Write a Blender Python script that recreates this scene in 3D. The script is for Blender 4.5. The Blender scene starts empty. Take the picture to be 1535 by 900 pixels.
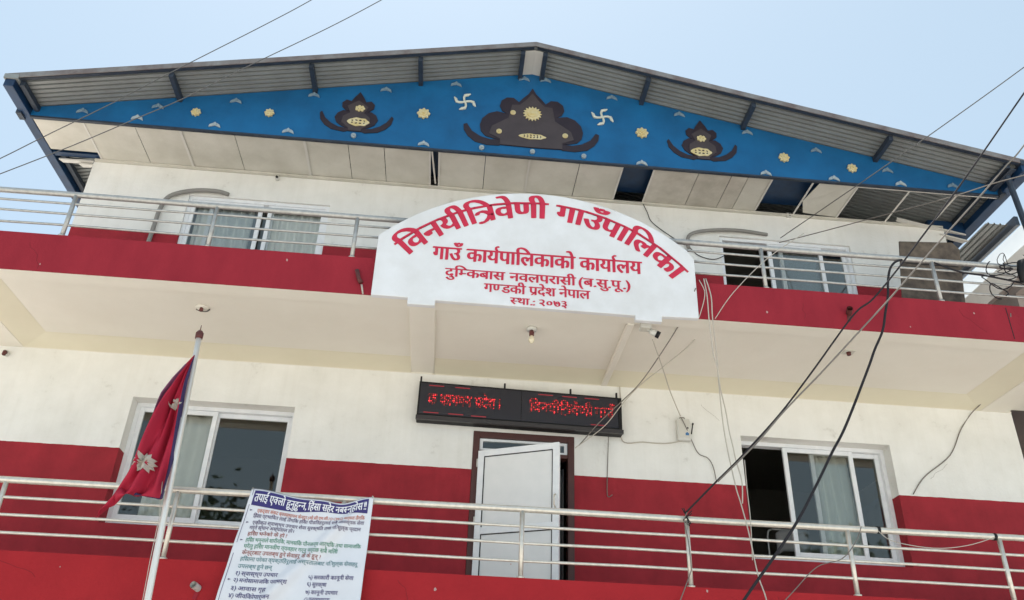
import bpy, bmesh, math, random
from mathutils import Vector, Matrix
from math import sin, cos, pi, radians, sqrt, atan2
random.seed(7)
S = bpy.context.scene
COL = S.collection

# ------------------------------------------------------------------ camera
CAM = dict(f=1269.16, yaw=0.067, pitch=0.5225, roll=0.0388, c=(-0.6095, -9.1152, -1.5193))
_cy, _sy = cos(CAM['yaw']), sin(CAM['yaw']); _ct, _st = cos(CAM['pitch']), sin(CAM['pitch'])
CF = Vector((_sy*_ct, _cy*_ct, _st)); _R = Vector((_cy, -_sy, 0)); _U = _R.cross(CF)
_c, _s = cos(CAM['roll']), sin(CAM['roll'])
CR = _c*_R + _s*_U; CU = -_s*_R + _c*_U; CC = Vector(CAM['c'])
cam = bpy.data.cameras.new('camera'); cam.sensor_width = 36; cam.lens = CAM['f']/1535*36
cam.clip_start = 0.05; cam.clip_end = 2000
co = bpy.data.objects.new('camera', cam); COL.objects.link(co)
M3 = Matrix((CR, CU, -CF)).transposed()
co.matrix_world = Matrix.Translation(CC) @ M3.to_4x4()
S.camera = co

def P(px, py, **k):
    """where the sight line of a photo point meets a real plane x=, y= or z="""
    d = CF + CR*((px-767.5)/CAM['f']) - CU*((py-450)/CAM['f'])
    (ax, v), = k.items(); i = 'xyz'.index(ax)
    return CC + d*((v-CC[i])/d[i])

# ------------------------------------------------------------------ world, sun, exposure
SUN_EL, SUN_AZ = radians(74), radians(-14)       # azimuth from +Y towards +X
w = bpy.data.worlds.new('World'); S.world = w; w.use_nodes = True
nt = w.node_tree; bg = nt.nodes['Background']
sky = nt.nodes.new('ShaderNodeTexSky'); sky.sky_type = 'NISHITA'; sky.sun_disc = False
sky.sun_elevation = SUN_EL; sky.sun_rotation = SUN_AZ
sky.air_density = 1.0; sky.dust_density = 1.2; sky.ozone_density = 1.5; sky.altitude = 100
hz_ = nt.nodes.new('ShaderNodeMixRGB'); hz_.inputs[0].default_value = .62; hz_.inputs[2].default_value = (3.35, 4.2, 4.55, 1)   # even pale haze over the blue
nt.links.new(sky.outputs[0], hz_.inputs[1]); nt.links.new(hz_.outputs[0], bg.inputs[0]); bg.inputs[1].default_value = 0.1
sun = bpy.data.lights.new('sun', 'SUN'); sun.energy = 5.0; sun.angle = radians(0.5); sun.color = (1, .96, .91)
so = bpy.data.objects.new('sun', sun); COL.objects.link(so)
sd = Vector((sin(SUN_AZ)*cos(SUN_EL), cos(SUN_AZ)*cos(SUN_EL), sin(SUN_EL)))
so.rotation_euler = sd.to_track_quat('Z', 'Y').to_euler(); so.location = (0, 0, 30)
S.view_settings.view_transform = 'Standard'; S.view_settings.look = 'None'
S.view_settings.exposure = 1.03; S.view_settings.gamma = 1
S.cycles.max_bounces = 10; S.cycles.diffuse_bounces = 6
try: S.cycles.use_denoising = True
except Exception: pass

# ------------------------------------------------------------------ materials
def mat(name, col, rough=.6, metal=0, noise=None, bump=None, spec=.5, col2=None, scale=3, amt=.5, streak=False, emis=None):
    m = bpy.data.materials.new(name); m.use_nodes = True; t = m.node_tree; b = t.nodes['Principled BSDF']
    b.inputs['Base Color'].default_value = (*col, 1); b.inputs['Roughness'].default_value = rough
    b.inputs['Metallic'].default_value = metal; b.inputs['Specular IOR Level'].default_value = spec
    tc = t.nodes.new('ShaderNodeTexCoord')
    if col2:
        n = t.nodes.new('ShaderNodeTexNoise'); n.inputs['Scale'].default_value = scale; n.inputs['Detail'].default_value = 7
        n.inputs['Roughness'].default_value = .62
        if streak:
            mp = t.nodes.new('ShaderNodeMapping'); mp.inputs['Scale'].default_value = (streak, 1, 1/streak) if streak > 1 else (1, 1, 1)
            t.links.new(tc.outputs['Object'], mp.inputs[0]); t.links.new(mp.outputs[0], n.inputs[0])
        else: t.links.new(tc.outputs['Object'], n.inputs[0])
        r = t.nodes.new('ShaderNodeValToRGB'); r.color_ramp.elements[0].position = .5-amt/2+.0; r.color_ramp.elements[1].position = .5+amt/2
        r.color_ramp.elements[0].color = (*col2, 1); r.color_ramp.elements[1].color = (*col, 1)
        t.links.new(n.outputs[0], r.inputs[0]); t.links.new(r.outputs[0], b.inputs['Base Color'])
    if bump:
        n = t.nodes.new('ShaderNodeTexNoise'); n.inputs['Scale'].default_value = bump[0]; n.inputs['Detail'].default_value = 5
        t.links.new(tc.outputs['Object'], n.inputs[0])
        bp = t.nodes.new('ShaderNodeBump'); bp.inputs['Strength'].default_value = bump[1]; bp.inputs['Distance'].default_value = .01
        t.links.new(n.outputs[0], bp.inputs['Height']); t.links.new(bp.outputs[0], b.inputs['Normal'])
    if emis:
        b.inputs['Emission Color'].default_value = (*emis[0], 1); b.inputs['Emission Strength'].default_value = emis[1]
    return m

ZD = 1.538; H = 2.822
def wall_paint():
    """white distemper above, maroon dado below, painted straight on the wall (two floors)"""
    m = bpy.data.materials.new('wall_paint'); m.use_nodes = True; t = m.node_tree; b = t.nodes['Principled BSDF']
    N = t.nodes.new; L = t.links.new
    tc = N('ShaderNodeTexCoord'); sp = N('ShaderNodeSeparateXYZ'); L(tc.outputs['Object'], sp.inputs[0])
    def math(op, a, bb):
        n = N('ShaderNodeMath'); n.operation = op
        for i, v in enumerate((a, bb)):
            if isinstance(v, (int, float)): n.inputs[i].default_value = v
            else: L(v, n.inputs[i])
        return n.outputs[0]
    z = sp.outputs[2]
    nz = N('ShaderNodeTexNoise'); nz.inputs['Scale'].default_value = 9; L(tc.outputs['Object'], nz.inputs[0])
    z2 = math('ADD', z, math('MULTIPLY', math('SUBTRACT', nz.outputs[0], .5), .012))
    lo = math('LESS_THAN', z2, ZD); up = math('MULTIPLY', math('GREATER_THAN', z2, 2.8), math('LESS_THAN', z2, ZD+H))
    red = math('MAXIMUM', lo, up)
    beige = math('MULTIPLY', math('GREATER_THAN', z2, 2.655), math('LESS_THAN', z2, 3.0))
    def noisecol(c1, c2, sc, lo_, hi_, st=None):
        n = N('ShaderNodeTexNoise'); n.inputs['Scale'].default_value = sc; n.inputs['Detail'].default_value = 8; n.inputs['Roughness'].default_value = .65
        if st:
            mp = N('ShaderNodeMapping'); mp.inputs['Scale'].default_value = st; L(tc.outputs['Object'], mp.inputs[0]); L(mp.outputs[0], n.inputs[0])
        else: L(tc.outputs['Object'], n.inputs[0])
        r = N('ShaderNodeValToRGB'); r.color_ramp.elements[0].position = lo_; r.color_ramp.elements[1].position = hi_
        r.color_ramp.elements[0].color = (*c1, 1); r.color_ramp.elements[1].color = (*c2, 1); L(n.outputs[0], r.inputs[0]); return r.outputs[0]
    white = noisecol((.735, .73, .69), (.83, .825, .79), 1.6, .3, .62)
    grime = noisecol((.42, .38, .32), (1, 1, 1), 3.2, .27, .39)
    drip = noisecol((.66, .63, .56), (1, 1, 1), 1.0, .34, .52, (9, 9, .55))
    mx = N('ShaderNodeMixRGB'); mx.blend_type = 'MULTIPLY'; mx.inputs[0].default_value = .38; L(white, mx.inputs[1]); L(grime, mx.inputs[2])
    md = N('ShaderNodeMixRGB'); md.blend_type = 'MULTIPLY'; md.inputs[0].default_value = .10; L(mx.outputs[0], md.inputs[1]); L(drip, md.inputs[2]); mx = md
    redd = noisecol((.72, .72, .72), (1, 1, 1), 1.2, .38, .55, (7, 7, .7)); redc = noisecol((.27, .018, .027), (.36, .024, .036), 2.4, .35, .65)
    m1 = N('ShaderNodeMixRGB'); L(red, m1.inputs[0]); L(mx.outputs[0], m1.inputs[1]); mr = N('ShaderNodeMixRGB'); mr.blend_type = 'MULTIPLY'; mr.inputs[0].default_value = .22; L(redc, mr.inputs[1]); L(redd, mr.inputs[2]); L(mr.outputs[0], m1.inputs[2])
    m2 = N('ShaderNodeMixRGB'); L(beige, m2.inputs[0]); L(m1.outputs[0], m2.inputs[1]); m2.inputs[2].default_value = (.77, .72, .60, 1)
    L(m2.outputs[0], b.inputs['Base Color']); b.inputs['Roughness'].default_value = .7; b.inputs['Specular IOR Level'].default_value = .25
    n = N('ShaderNodeTexNoise'); n.inputs['Scale'].default_value = 28; n.inputs['Detail'].default_value = 6; L(tc.outputs['Object'], n.inputs[0])
    bp = N('ShaderNodeBump'); bp.inputs['Strength'].default_value = .25; bp.inputs['Distance'].default_value = .01; L(n.outputs[0], bp.inputs['Height']); L(bp.outputs[0], b.inputs['Normal'])
    return m

MW = wall_paint()
M = dict(
    cream=mat('cream_ceiling_paint', (.81, .775, .69), .75, col2=(.75, .71, .62), scale=1.2, amt=.5, bump=(25, .15), spec=.2),
    red_band=mat('maroon_band_paint', (.34, .026, .040), .65, col2=(.25, .018, .030), scale=2.2, amt=.5, bump=(30, .3), spec=.15, streak=1.6),
    red_lit=mat('maroon_paint_lit', (.42, .022, .028), .6, col2=(.33, .017, .023), scale=2.0, amt=.5, bump=(30, .3), spec=.15),  # band's maroon brightened in colour for the stronger light on the lower front
    blue=mat('gable_blue_paint', (.006, .125, .31), .6, col2=(.004, .078, .20), scale=1.4, amt=.35, bump=(14, .25), spec=.35),
    steelblue=mat('blue_steel_paint', (.008, .045, .12), .45, col2=(.004, .02, .055), scale=6, amt=.5),
    darksteel=mat('dark_steel_paint', (.03, .045, .07), .5, col2=(.015, .02, .03), scale=8, amt=.5),
    sheet=mat('galvanised_sheet', (.29, .31, .305), .55, .15, col2=(.19, .195, .185), scale=2.2, amt=.6),
    flash=mat('roof_edge_flashing', (.16, .12, .11), .5, .3, col2=(.26, .25, .24), scale=4, amt=.3),
    soffit=mat('soffit_board', (.66, .64, .57), .8, col2=(.53, .51, .44), scale=2.2, amt=.4, bump=(40, .2), spec=.2),
    soffit_d=mat('soffit_board_stained', (.60, .57, .50), .8, col2=(.42, .39, .33), scale=3.0, amt=.35, bump=(40, .2), spec=.2),
    batten=mat('white_batten', (.62, .60, .55), .5),
    board_w=mat('name_board_paint', (.76, .77, .79), .6, col2=(.66, .66, .66), scale=1.8, amt=.3, bump=(30, .12), spec=.3),
    letter=mat('red_sign_paint', (.60, .016, .058), .5, col2=(.50, .014, .048), scale=6, amt=.4),
    gold=mat('gilded_plaster', (.55, .42, .16), .55, col2=(.62, .56, .36), scale=14, amt=.4, bump=(60, .5)),
    bone=mat('off_white_plaster', (.42, .46, .44), .6, col2=(.24, .33, .42), scale=12, amt=.5),
    bone_dull=mat('dull_plaster_relief', (.22, .29, .33), .7, col2=(.10, .18, .26), scale=14, amt=.5),  # darker, bluer tone for the upper row and end leaf reliefs
    cut=mat('dark_brown_recess_paint', (.014, .008, .016), .6, col2=(.024, .014, .022), scale=5, amt=.5),
    cut2=mat('grey_brown_niche_paint', (.06, .047, .05), .65, col2=(.04, .03, .034), scale=5, amt=.5),
    steel=mat('stainless_steel', (.78, .73, .65), .36, .6, col2=(.66, .61, .53), scale=20, amt=.3),
    steel_d=mat('weathered_steel_tube', (.52, .51, .48), .42, .55, col2=(.40, .39, .37), scale=20, amt=.3),
    alu=mat('white_aluminium', (.84, .85, .86), .4, 0, col2=(.76, .78, .80), scale=10, amt=.3),
    alu_g=mat('grey_aluminium', (.36, .38, .39), .4, .4),
    dark=mat('black_plastic', (.012, .012, .013), .6, spec=.3),
    darkmesh=mat('dark_insect_mesh', (.012, .014, .010), .9),
    brown=mat('brown_timber_frame', (.09, .028, .022), .5, col2=(.06, .018, .015), scale=10, amt=.5),
    panel=mat('door_panel', (.80, .80, .79), .45, col2=(.73, .74, .73), scale=5, amt=.5),
    curtain=mat('curtain_cloth', (.86, .86, .80), .9, col2=(.78, .78, .73), scale=8, amt=.5),
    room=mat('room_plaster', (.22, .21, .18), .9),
    ply=mat('weathered_plywood', (.17, .13, .095), .85, col2=(.045, .034, .027), scale=4.5, amt=.3, bump=(20, .4)),
    rust=mat('rusty_pipe', (.14, .035, .03), .7, col2=(.07, .02, .018), scale=20, amt=.5),
    bulbm=mat('glass_bulb', (.75, .68, .50), .15, spec=.8),
    white=mat('white_plastic', (.66, .66, .62), .4, col2=(.58, .57, .52), scale=15, amt=.4),
    wirew=mat('pale_grey_wire', (.50, .46, .40), .85, spec=.15), wireg=mat('grey_wire', (.20, .18, .16), .85, spec=.15), wired=mat('black_wire', (.03, .028, .032), .8, spec=.15),
    wirem=mat('light_grey_overhead_wire', (.12, .12, .12), .9, spec=.1), conduit=mat('flexible_grey_conduit', (.26, .25, .23), .6, bump=(90, .5)),
    flagred=mat('crimson_flag_cloth', (.44, .010, .04), .8, col2=(.36, .009, .035), scale=6, amt=.4),
    flagblue=mat('navy_flag_border', (.035, .022, .085), .8), flagw=mat('white_flag_emblem', (.48, .44, .38), .85),
    ban=mat('white_vinyl_banner', (.76, .78, .83), .45, col2=(.70, .72, .77), scale=3, amt=.5),
    ink=mat('navy_print', (.035, .025, .16), .5), inkr=mat('brown_red_print', (.30, .07, .05), .5), inko=mat('orange_red_print', (.52, .12, .05), .5),
    inkg=mat('green_print', (.06, .26, .17), .5), inkk=mat('dark_violet_print', (.09, .06, .15), .5), inkt=mat('teal_print', (.10, .24, .27), .5), inkw=mat('white_print', (.80, .80, .85), .5),
    ground=mat('dusty_concrete_ground', (.47, .455, .42), .9, col2=(.40, .385, .35), scale=.6, amt=.5, bump=(8, .4)),
    neigh=mat('neighbour_cream_paint', (.82, .81, .76), .8, col2=(.70, .68, .62), scale=2, amt=.5),
    neighb=mat('neighbour_brown_plaster', (.44, .39, .35), .9, col2=(.33, .29, .26), scale=3, amt=.6, bump=(12, .4)),
    bark=mat('bark', (.09, .065, .045), .9), leafm=mat('leaf_green', (.05, .085, .03), .7, col2=(.03, .055, .02), scale=2, amt=.5),
    blue_label=mat('blue_label_print', (.05, .16, .35), .5),
)
def glass_mat(name, tint, refl):
    m = bpy.data.materials.new(name); m.use_nodes = True; t = m.node_tree; N = t.nodes.new; L = t.links.new
    out = t.nodes['Material Output']; t.nodes.remove(t.nodes['Principled BSDF'])
    tr = N('ShaderNodeBsdfTransparent'); tr.inputs[0].default_value = (*tint, 1)
    gl = N('ShaderNodeBsdfGlossy'); gl.inputs['Roughness'].default_value = .02; gl.inputs[0].default_value = (.72, .72, .68, 1)
    lw = N('ShaderNodeFresnel'); lw.inputs[0].default_value = 1.5
    ma = N('ShaderNodeMath'); ma.operation = 'MULTIPLY_ADD'; ma.inputs[1].default_value = 1.0; ma.inputs[2].default_value = refl; L(lw.outputs[0], ma.inputs[0])
    mx = N('ShaderNodeMixShader'); L(ma.outputs[0], mx.inputs[0]); L(tr.outputs[0], mx.inputs[1]); L(gl.outputs[0], mx.inputs[2]); L(mx.outputs[0], out.inputs[0])
    return m
M['glass'] = glass_mat('tinted_window_glass', (.94, .95, .94), .035)
M['glass_clear'] = glass_mat('clear_window_glass', (.96, .97, .97), .03)

def led_mat():
    m = bpy.data.materials.new('red_led_dots'); m.use_nodes = True; t = m.node_tree; N = t.nodes.new; L = t.links.new
    b = t.nodes['Principled BSDF']; b.inputs['Base Color'].default_value = (.03, .01, .012, 1)
    tc = N('ShaderNodeTexCoord'); mp = N('ShaderNodeMapping'); mp.inputs['Scale'].default_value = (46, 0, 46); L(tc.outputs['Object'], mp.inputs[0])
    vo = N('ShaderNodeTexVoronoi'); vo.inputs['Scale'].default_value = 1; vo.inputs['Randomness'].default_value = .35; L(mp.outputs[0], vo.inputs[0])
    lt = N('ShaderNodeMath'); lt.operation = 'LESS_THAN'; lt.inputs[1].default_value = .40; L(vo.outputs['Distance'], lt.inputs[0])
    sx = N('ShaderNodeSeparateXYZ'); L(vo.outputs['Color'], sx.inputs[0])
    pw = N('ShaderNodeMath'); pw.operation = 'POWER'; pw.inputs[1].default_value = 2.2; L(sx.outputs[0], pw.inputs[0])
    ad = N('ShaderNodeMath'); ad.operation = 'MULTIPLY_ADD'; ad.inputs[1].default_value = 1.1; ad.inputs[2].default_value = .10; L(pw.outputs[0], ad.inputs[0])
    mu = N('ShaderNodeMath'); mu.operation = 'MULTIPLY'; L(lt.outputs[0], mu.inputs[0]); L(ad.outputs[0], mu.inputs[1])
    b.inputs['Emission Color'].default_value = (1, .03, .04, 1); L(mu.outputs[0], b.inputs['Emission Strength']); return m
M['led'] = led_mat()
M['led_streak'] = mat('dim_red_led_row', (.08, .01, .015), .5, emis=((1, .06, .09), .12))
M['screen'] = mat('black_led_panel', (.018, .018, .026), .4)

# ------------------------------------------------------------------ mesh helpers
class MB:
    def __init__(s): s.v = []; s.f = []; s.mi = []; s.cur = 0
    def add(s, vs, fs):
        o = len(s.v); s.v += [tuple(x) for x in vs]; s.f += [tuple(i+o for i in f) for f in fs]; s.mi += [s.cur]*len(fs); return s
    def box(s, x0, x1, y0, y1, z0, z1):
        return s.add([(x0,y0,z0),(x1,y0,z0),(x1,y1,z0),(x0,y1,z0),(x0,y0,z1),(x1,y0,z1),(x1,y1,z1),(x0,y1,z1)],
                     [(0,3,2,1),(4,5,6,7),(0,1,5,4),(1,2,6,5),(2,3,7,6),(3,0,4,7)])
    def tube(s, pts, r, n=8, cap=True):
        pts = [Vector(p) for p in pts]; rs = r if isinstance(r, (list, tuple)) else [r]*len(pts); vs = []; fs = []
        d0 = (pts[1]-pts[0]).normalized(); up = Vector((0,0,1)) if abs(d0.z) < .9 else Vector((1,0,0)); a = d0.cross(up).normalized()
        for i, p in enumerate(pts):
            d = (pts[min(i+1, len(pts)-1)]-pts[max(i-1, 0)]).normalized()
            a = (a - d*a.dot(d)).normalized(); b = d.cross(a)
            for k in range(n):
                t = 2*pi*k/n; vs.append(p+(a*cos(t)+b*sin(t))*rs[i])
        for i in range(len(pts)-1):
            for k in range(n):
                k2 = (k+1) % n; fs.append((i*n+k, i*n+k2, (i+1)*n+k2, (i+1)*n+k))
        if cap: fs.append(tuple(range(n))[::-1]); fs.append(tuple((len(pts)-1)*n+k for k in range(n)))
        return s.add(vs, fs)
    def prism(s, poly, y0, y1):
        """polygon of (x, z) given counter-clockwise seen from -y; front face at y0"""
        n = len(poly); vs = [(x, y0, z) for x, z in poly]+[(x, y1, z) for x, z in poly]
        fs = [tuple(range(n)), tuple(range(2*n-1, n-1, -1))]+[(i, i+n, (i+1) % n+n, (i+1) % n) for i in range(n)]
        return s.add(vs, fs)
    def disc(s, c, r, y0, y1, n=16, petals=0, amp=0):
        return s.prism([(c[0]+r*(1+amp*cos(petals*2*pi*k/n))*cos(2*pi*k/n), c[1]+r*(1+amp*cos(petals*2*pi*k/n))*sin(2*pi*k/n)) for k in range(n)], y0, y1)
    def build(s, name, m, parent=None, smooth=False):
        me = bpy.data.meshes.new(name); me.from_pydata(s.v, [], s.f); me.update()
        for mm in (m if isinstance(m, (list, tuple)) else [m]): me.materials.append(mm)
        if any(s.mi):
            for p, i in zip(me.polygons, s.mi): p.material_index = i
        if smooth:
            for p in me.polygons: p.use_smooth = True
        o = bpy.data.objects.new(name, me); COL.objects.link(o)
        if parent: o.parent = parent; o.matrix_parent_inverse = parent.matrix_world.inverted()
        return o
def bevel(o, w_=.006, seg=2):
    b = o.modifiers.new('bevel', 'BEVEL'); b.width = w_; b.segments = seg; b.limit_method = 'ANGLE'; return o
def empty(name, loc, label, cat, group=None):
    o = bpy.data.objects.new(name, None); COL.objects.link(o); o.location = loc; o.empty_display_size = .2
    bpy.context.view_layer.update(); return tag(o, label, cat, group)
def tag(o, label=None, cat=None, group=None, kind=None):
    for k, v in dict(label=label, category=cat, group=group, kind=kind).items():
        if v: o[k] = v
    return o

# ------------------------------------------------------------------ ground and surroundings
g = MB(); g.add([(-600,-600,-3.1),(600,-600,-3.1),(600,600,-3.1),(-600,600,-3.1)], [(0,1,2,3)])
tag(g.build('ground', M['ground']), kind='structure')

# ------------------------------------------------------------------ the building
B = empty('office_building', (0, 0, -3.1), 'two storey white and maroon public office with a blue painted gable', 'building')
XL, XR = -6.3, 6.17
WX = [(-4.2095, -2.4128), (2.7377, 4.5344)]
ZT, ZB = 2.1397, .7262
DX0, DX1, DZ = -.3767, .7792, 1.9899
def wall_mesh(xs, zs, holes, depth, rev=.12):
    """front skin with openings and reveals (the openings' sides), back skin at depth"""
    b = MB()
    inh = lambda x, z: any(h[0]-1e-6 < x < h[1]+1e-6 and h[2]-1e-6 < z < h[3]+1e-6 for h in holes)
    for i in range(len(xs)-1):
        for j in range(len(zs)-1):
            if inh((xs[i]+xs[i+1])/2, (zs[j]+zs[j+1])/2): continue
            x0, x1, z0, z1 = xs[i], xs[i+1], zs[j], zs[j+1]
            b.add([(x0,0,z0),(x1,0,z0),(x1,0,z1),(x0,0,z1)], [(0,1,2,3)])
            b.add([(x0,depth,z0),(x1,depth,z0),(x1,depth,z1),(x0,depth,z1)], [(3,2,1,0)])
    for (x0, x1, z0, z1) in holes:
        b.add([(x0,0,z0),(x0,depth,z0),(x0,depth,z1),(x0,0,z1)], [(0,3,2,1)])
        b.add([(x1,0,z0),(x1,depth,z0),(x1,depth,z1),(x1,0,z1)], [(0,1,2,3)])
        b.add([(x0,0,z1),(x1,0,z1),(x1,depth,z1),(x0,depth,z1)], [(0,1,2,3)])
        b.add([(x0,0,z0),(x1,0,z0),(x1,depth,z0),(x0,depth,z0)], [(3,2,1,0)])
    for x, o in ((xs[0], 1), (xs[-1], -1)):
        b.add([(x,0,zs[0]),(x,9,zs[0]),(x,9,zs[-1]),(x,0,zs[-1])], [(0,3,2,1) if o == 1 else (0,1,2,3)])
    b.add([(xs[0],9,zs[0]),(xs[-1],9,zs[0]),(xs[-1],9,zs[-1]),(xs[0],9,zs[-1])], [(3,2,1,0)])
    return b
holes1 = [(*WX[0], ZB, ZT), (*WX[1], ZB, ZT), (DX0, DX1, .02, DZ)]
xs1 = sorted({XL, XR, *WX[0], *WX[1], DX0, DX1})
wall_mesh(xs1, [-3.1, .02, ZB, DZ, ZT, 2.93], holes1, .24).build('lower_wall', MW, B)
XUL, XUR = -5.52, 5.93
holes2 = [(*WX[0], ZB+H, ZT+H), (*WX[1], ZB+H, ZT+H)]
wall_mesh(sorted({XUL, XUR, *WX[0], *WX[1]}), [3.04, ZB+H, ZT+H, 5.41], holes2, .24).build('upper_wall', MW, B)
# interior: floor slabs, rear partition and ceiling of both floors
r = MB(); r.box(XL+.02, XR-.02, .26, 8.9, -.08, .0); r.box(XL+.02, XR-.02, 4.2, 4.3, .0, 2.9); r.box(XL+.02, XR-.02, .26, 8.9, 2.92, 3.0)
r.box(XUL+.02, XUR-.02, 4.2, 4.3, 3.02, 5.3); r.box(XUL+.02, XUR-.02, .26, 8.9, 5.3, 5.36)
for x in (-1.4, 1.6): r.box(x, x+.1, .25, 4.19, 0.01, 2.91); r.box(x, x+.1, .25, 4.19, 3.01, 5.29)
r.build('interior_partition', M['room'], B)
# thin paint ledge where the white wall meets the cream strip
l = MB(); l.box(XL, -.9, -.012, 0, 2.655, 2.672); l.box(-.88, 1.12, -.012, 0, 2.653, 2.670); l.box(1.4, XR, -.010, 0, 2.655, 2.670); l.build('wall_moulding', M['cream'], B)

# upper balcony: ceiling slab, deep edge beam with maroon face, cantilever beams
YB = -1.7674
s = MB(); s.box(-7.4, 7.6, -1.56, -.001, 2.70, 3.04); s.build('balcony_ceiling', M['cream'], B)
s = MB(); s.box(-7.4, 7.6, YB+.012, -1.56, 2.662, 3.088)
s.box(-7.4, -7.15, -1.56, 8.8, 2.662, 3.088); s.box(7.35, 7.6, -1.56, 8.8, 2.662, 3.088)
s.build('edge_beam', M['cream'], B)
s = MB(); s.box(-7.41, -1.51, YB, YB+.012, 2.664, 3.092); s.box(1.76, 7.61, YB, YB+.012, 2.664, 3.092)
s.box(-7.4, 7.6, YB+.0125, -1.2, 3.0885, 3.0925)
s.build('maroon_band', M['red_band'], B)
for x0, x1, zb in ((-5.9, -5.56, 2.652), (-1.15, -.88, 2.668), (1.10, 1.17, 2.650), (5.77, 6.12, 2.652)):
    s = MB(); s.box(x0, x1, -1.558, -.002, zb, 2.699); bevel(s.build('cantilever_beam', M['cream'], B), .008)
# shallow sloping haunch along the wall and the end beams
CV = .36
for x0, x1, l_, r_ in ((-5.56, -1.15, 1, 0), (-.88, 1.10, 0, 0), (1.17, 5.77, 0, 1)):
    s = MB(); xa, xb = x0+.001, x1-.001; zt_, zb_ = 2.699, 2.658
    ia, ib = xa+CV*l_, xb-CV*r_
    s.add([(xa,-.002,zb_),(xb,-.002,zb_),(ib,-CV,zt_),(ia,-CV,zt_)], [(0,1,2,3)])
    if l_: s.add([(xa,-.002,zb_),(ia,-CV,zt_),(ia,-1.557,zt_),(xa,-1.557,zb_)], [(0,1,2,3)])
    if r_: s.add([(xb,-.002,zb_),(xb,-1.557,zb_),(ib,-1.557,zt_),(ib,-CV,zt_)], [(0,1,2,3)])
    s.build('ceiling_haunch', mat('haunch_paint', (.76, .71, .56), .75, col2=(.70, .65, .50), scale=1.5, amt=.5), B)
# cracked vertical joints and stains on the band
for px in (1514,):
    s = MB(); p = P(px, 485, y=YB); s.box(p.x-.004, p.x+.004, YB-.003, YB-.0005, 2.69, 3.06); s.build('band_crack', M['wired'], B)
# lower balcony
YL = -1.4304
s = MB(); s.box(-7.4, 7.6, YL, -1.25, -.52, .093); s.build('lower_balcony_front', M['red_lit'], B)
s = MB(); s.box(-7.4, 7.6, -1.249, -.002, -.15, .0); s.build('lower_balcony_floor', M['cream'], B)

# railings -------------------------------------------------------------------
def railing(posts, y, zb, zt, bars, mats, x0, x1, skip=None, lean=None, rp=.022, rt=.030, rb=.013):
    par = MB()
    rail = bpy.data.objects.new('balcony_railing', None); COL.objects.link(rail); rail.parent = B; rail.matrix_parent_inverse = B.matrix_world.inverted()
    for a, b_ in (skip or [(x0, x1)]):
        n = max(2, int((b_-a)/1.0)+1)
        t = MB(); t.tube([(a+(b_-a)*k/n, y+random.uniform(-.002, .002), zt+random.uniform(-.004, .004)) for k in range(n+1)], rt, 12); t.build('top_rail', mats, rail, True)
        for z in bars:
            t = MB(); t.tube([(a+(b_-a)*k/n, y+random.uniform(-.003, .003), z+random.uniform(-.006, .006)) for k in range(n+1)], rb, 10); t.build('rail_bar', mats, rail, True)
    for i, x in enumerate(posts):
        dx = (lean or {}).get(i, 0)
        t = MB(); t.tube([(x+dx, y-.003, zb), (x, y-.003, zt-.01)], rp, 12); t.build('post', mats, rail, True)
        t = MB(); t.tube([(x+dx, y-.003, zb-.002), (x+dx, y-.003, zb+.012)], rp*1.7, 14); t.build('post_flange', mats, rail, True)
    return rail
railing([-6.1, -4.54, -3.035, -1.55, .08, 1.62, 3.16, 4.65, 6.2], YL+.03, .094, .712, [.25, .405, .555], M['steel'], -7.4, 7.6)
railing([-6.1, -4.64, -3.21, -1.765, 2.545, 4.445, 6.0], YB+.035, 3.093, 3.61, [3.23, 3.37, 3.5], M['steel_d'], -7.4, 7.6, skip=[(-7.4, -1.2), (1.5, 7.6)], lean={5: .0})

# name board ------------------------------------------------------------------
YS = -1.83
circ = (.146, 1.664, 2.359)
poly = [(-1.512, 2.632), (-1.15, 2.632), (-1.15, 2.560), (-.88, 2.560), (-.88, 2.622), (1.12, 2.612), (1.12, 2.560), (1.39, 2.560), (1.39, 2.622), (1.77, 2.632), (1.77, 3.33)]
for k in range(41):
    x = 1.70-(1.70+1.475)*k/40; poly.append((x, circ[1]+sqrt(circ[2]**2-(x-circ[0])**2)))
poly.append((-1.515, 3.34))
nb = MB(); nb.prism(poly, YS, YB-.003); board = bevel(nb.build('name_board', M['board_w'], B), .006)
s = MB(); s.box(-1.509, 1.759, YB-.002, YB+.0115, 2.664, 3.10); s.build('board_backing', M['board_w'], B)

# ------------------------------------------------------------------ Devanagari lettering, painted flat
_gc = {}
def raw(txt, res=3):
    if (txt, res) in _gc: return _gc[(txt, res)]
    c = bpy.data.curves.new('t', 'FONT'); c.body = txt; c.size = 1; c.resolution_u = res
    o = bpy.data.objects.new('t', c); COL.objects.link(o)
    dg = bpy.context.evaluated_depsgraph_get(); dg.update(); me = o.evaluated_get(dg).to_mesh()
    vs = [(v.co.x, v.co.y) for v in me.vertices]; fs = [tuple(p.vertices) for p in me.polygons]
    o.evaluated_get(dg).to_mesh_clear(); bpy.data.objects.remove(o); bpy.data.curves.remove(c)
    _gc[(txt, res)] = (vs, fs); return vs, fs
_av, _ = raw('ा'); HEAD = max(v[1] for v in _av)          # top of the head line at size 1
def clip(g, xc):
    vs, fs = g; bm = bmesh.new(); vv = [bm.verts.new((x, y, 0)) for x, y in vs]
    for f in fs:
        try: bm.faces.new([vv[i] for i in f])
        except ValueError: pass
    bmesh.ops.bisect_plane(bm, geom=bm.verts[:]+bm.edges[:]+bm.faces[:], plane_co=(xc, 0, 0), plane_no=(1, 0, 0), clear_outer=True)
    bm.verts.index_update(); out = ([(v.co.x, v.co.y) for v in bm.verts], [tuple(v.index for v in f.verts) for f in bm.faces]); bm.free(); return out
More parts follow.
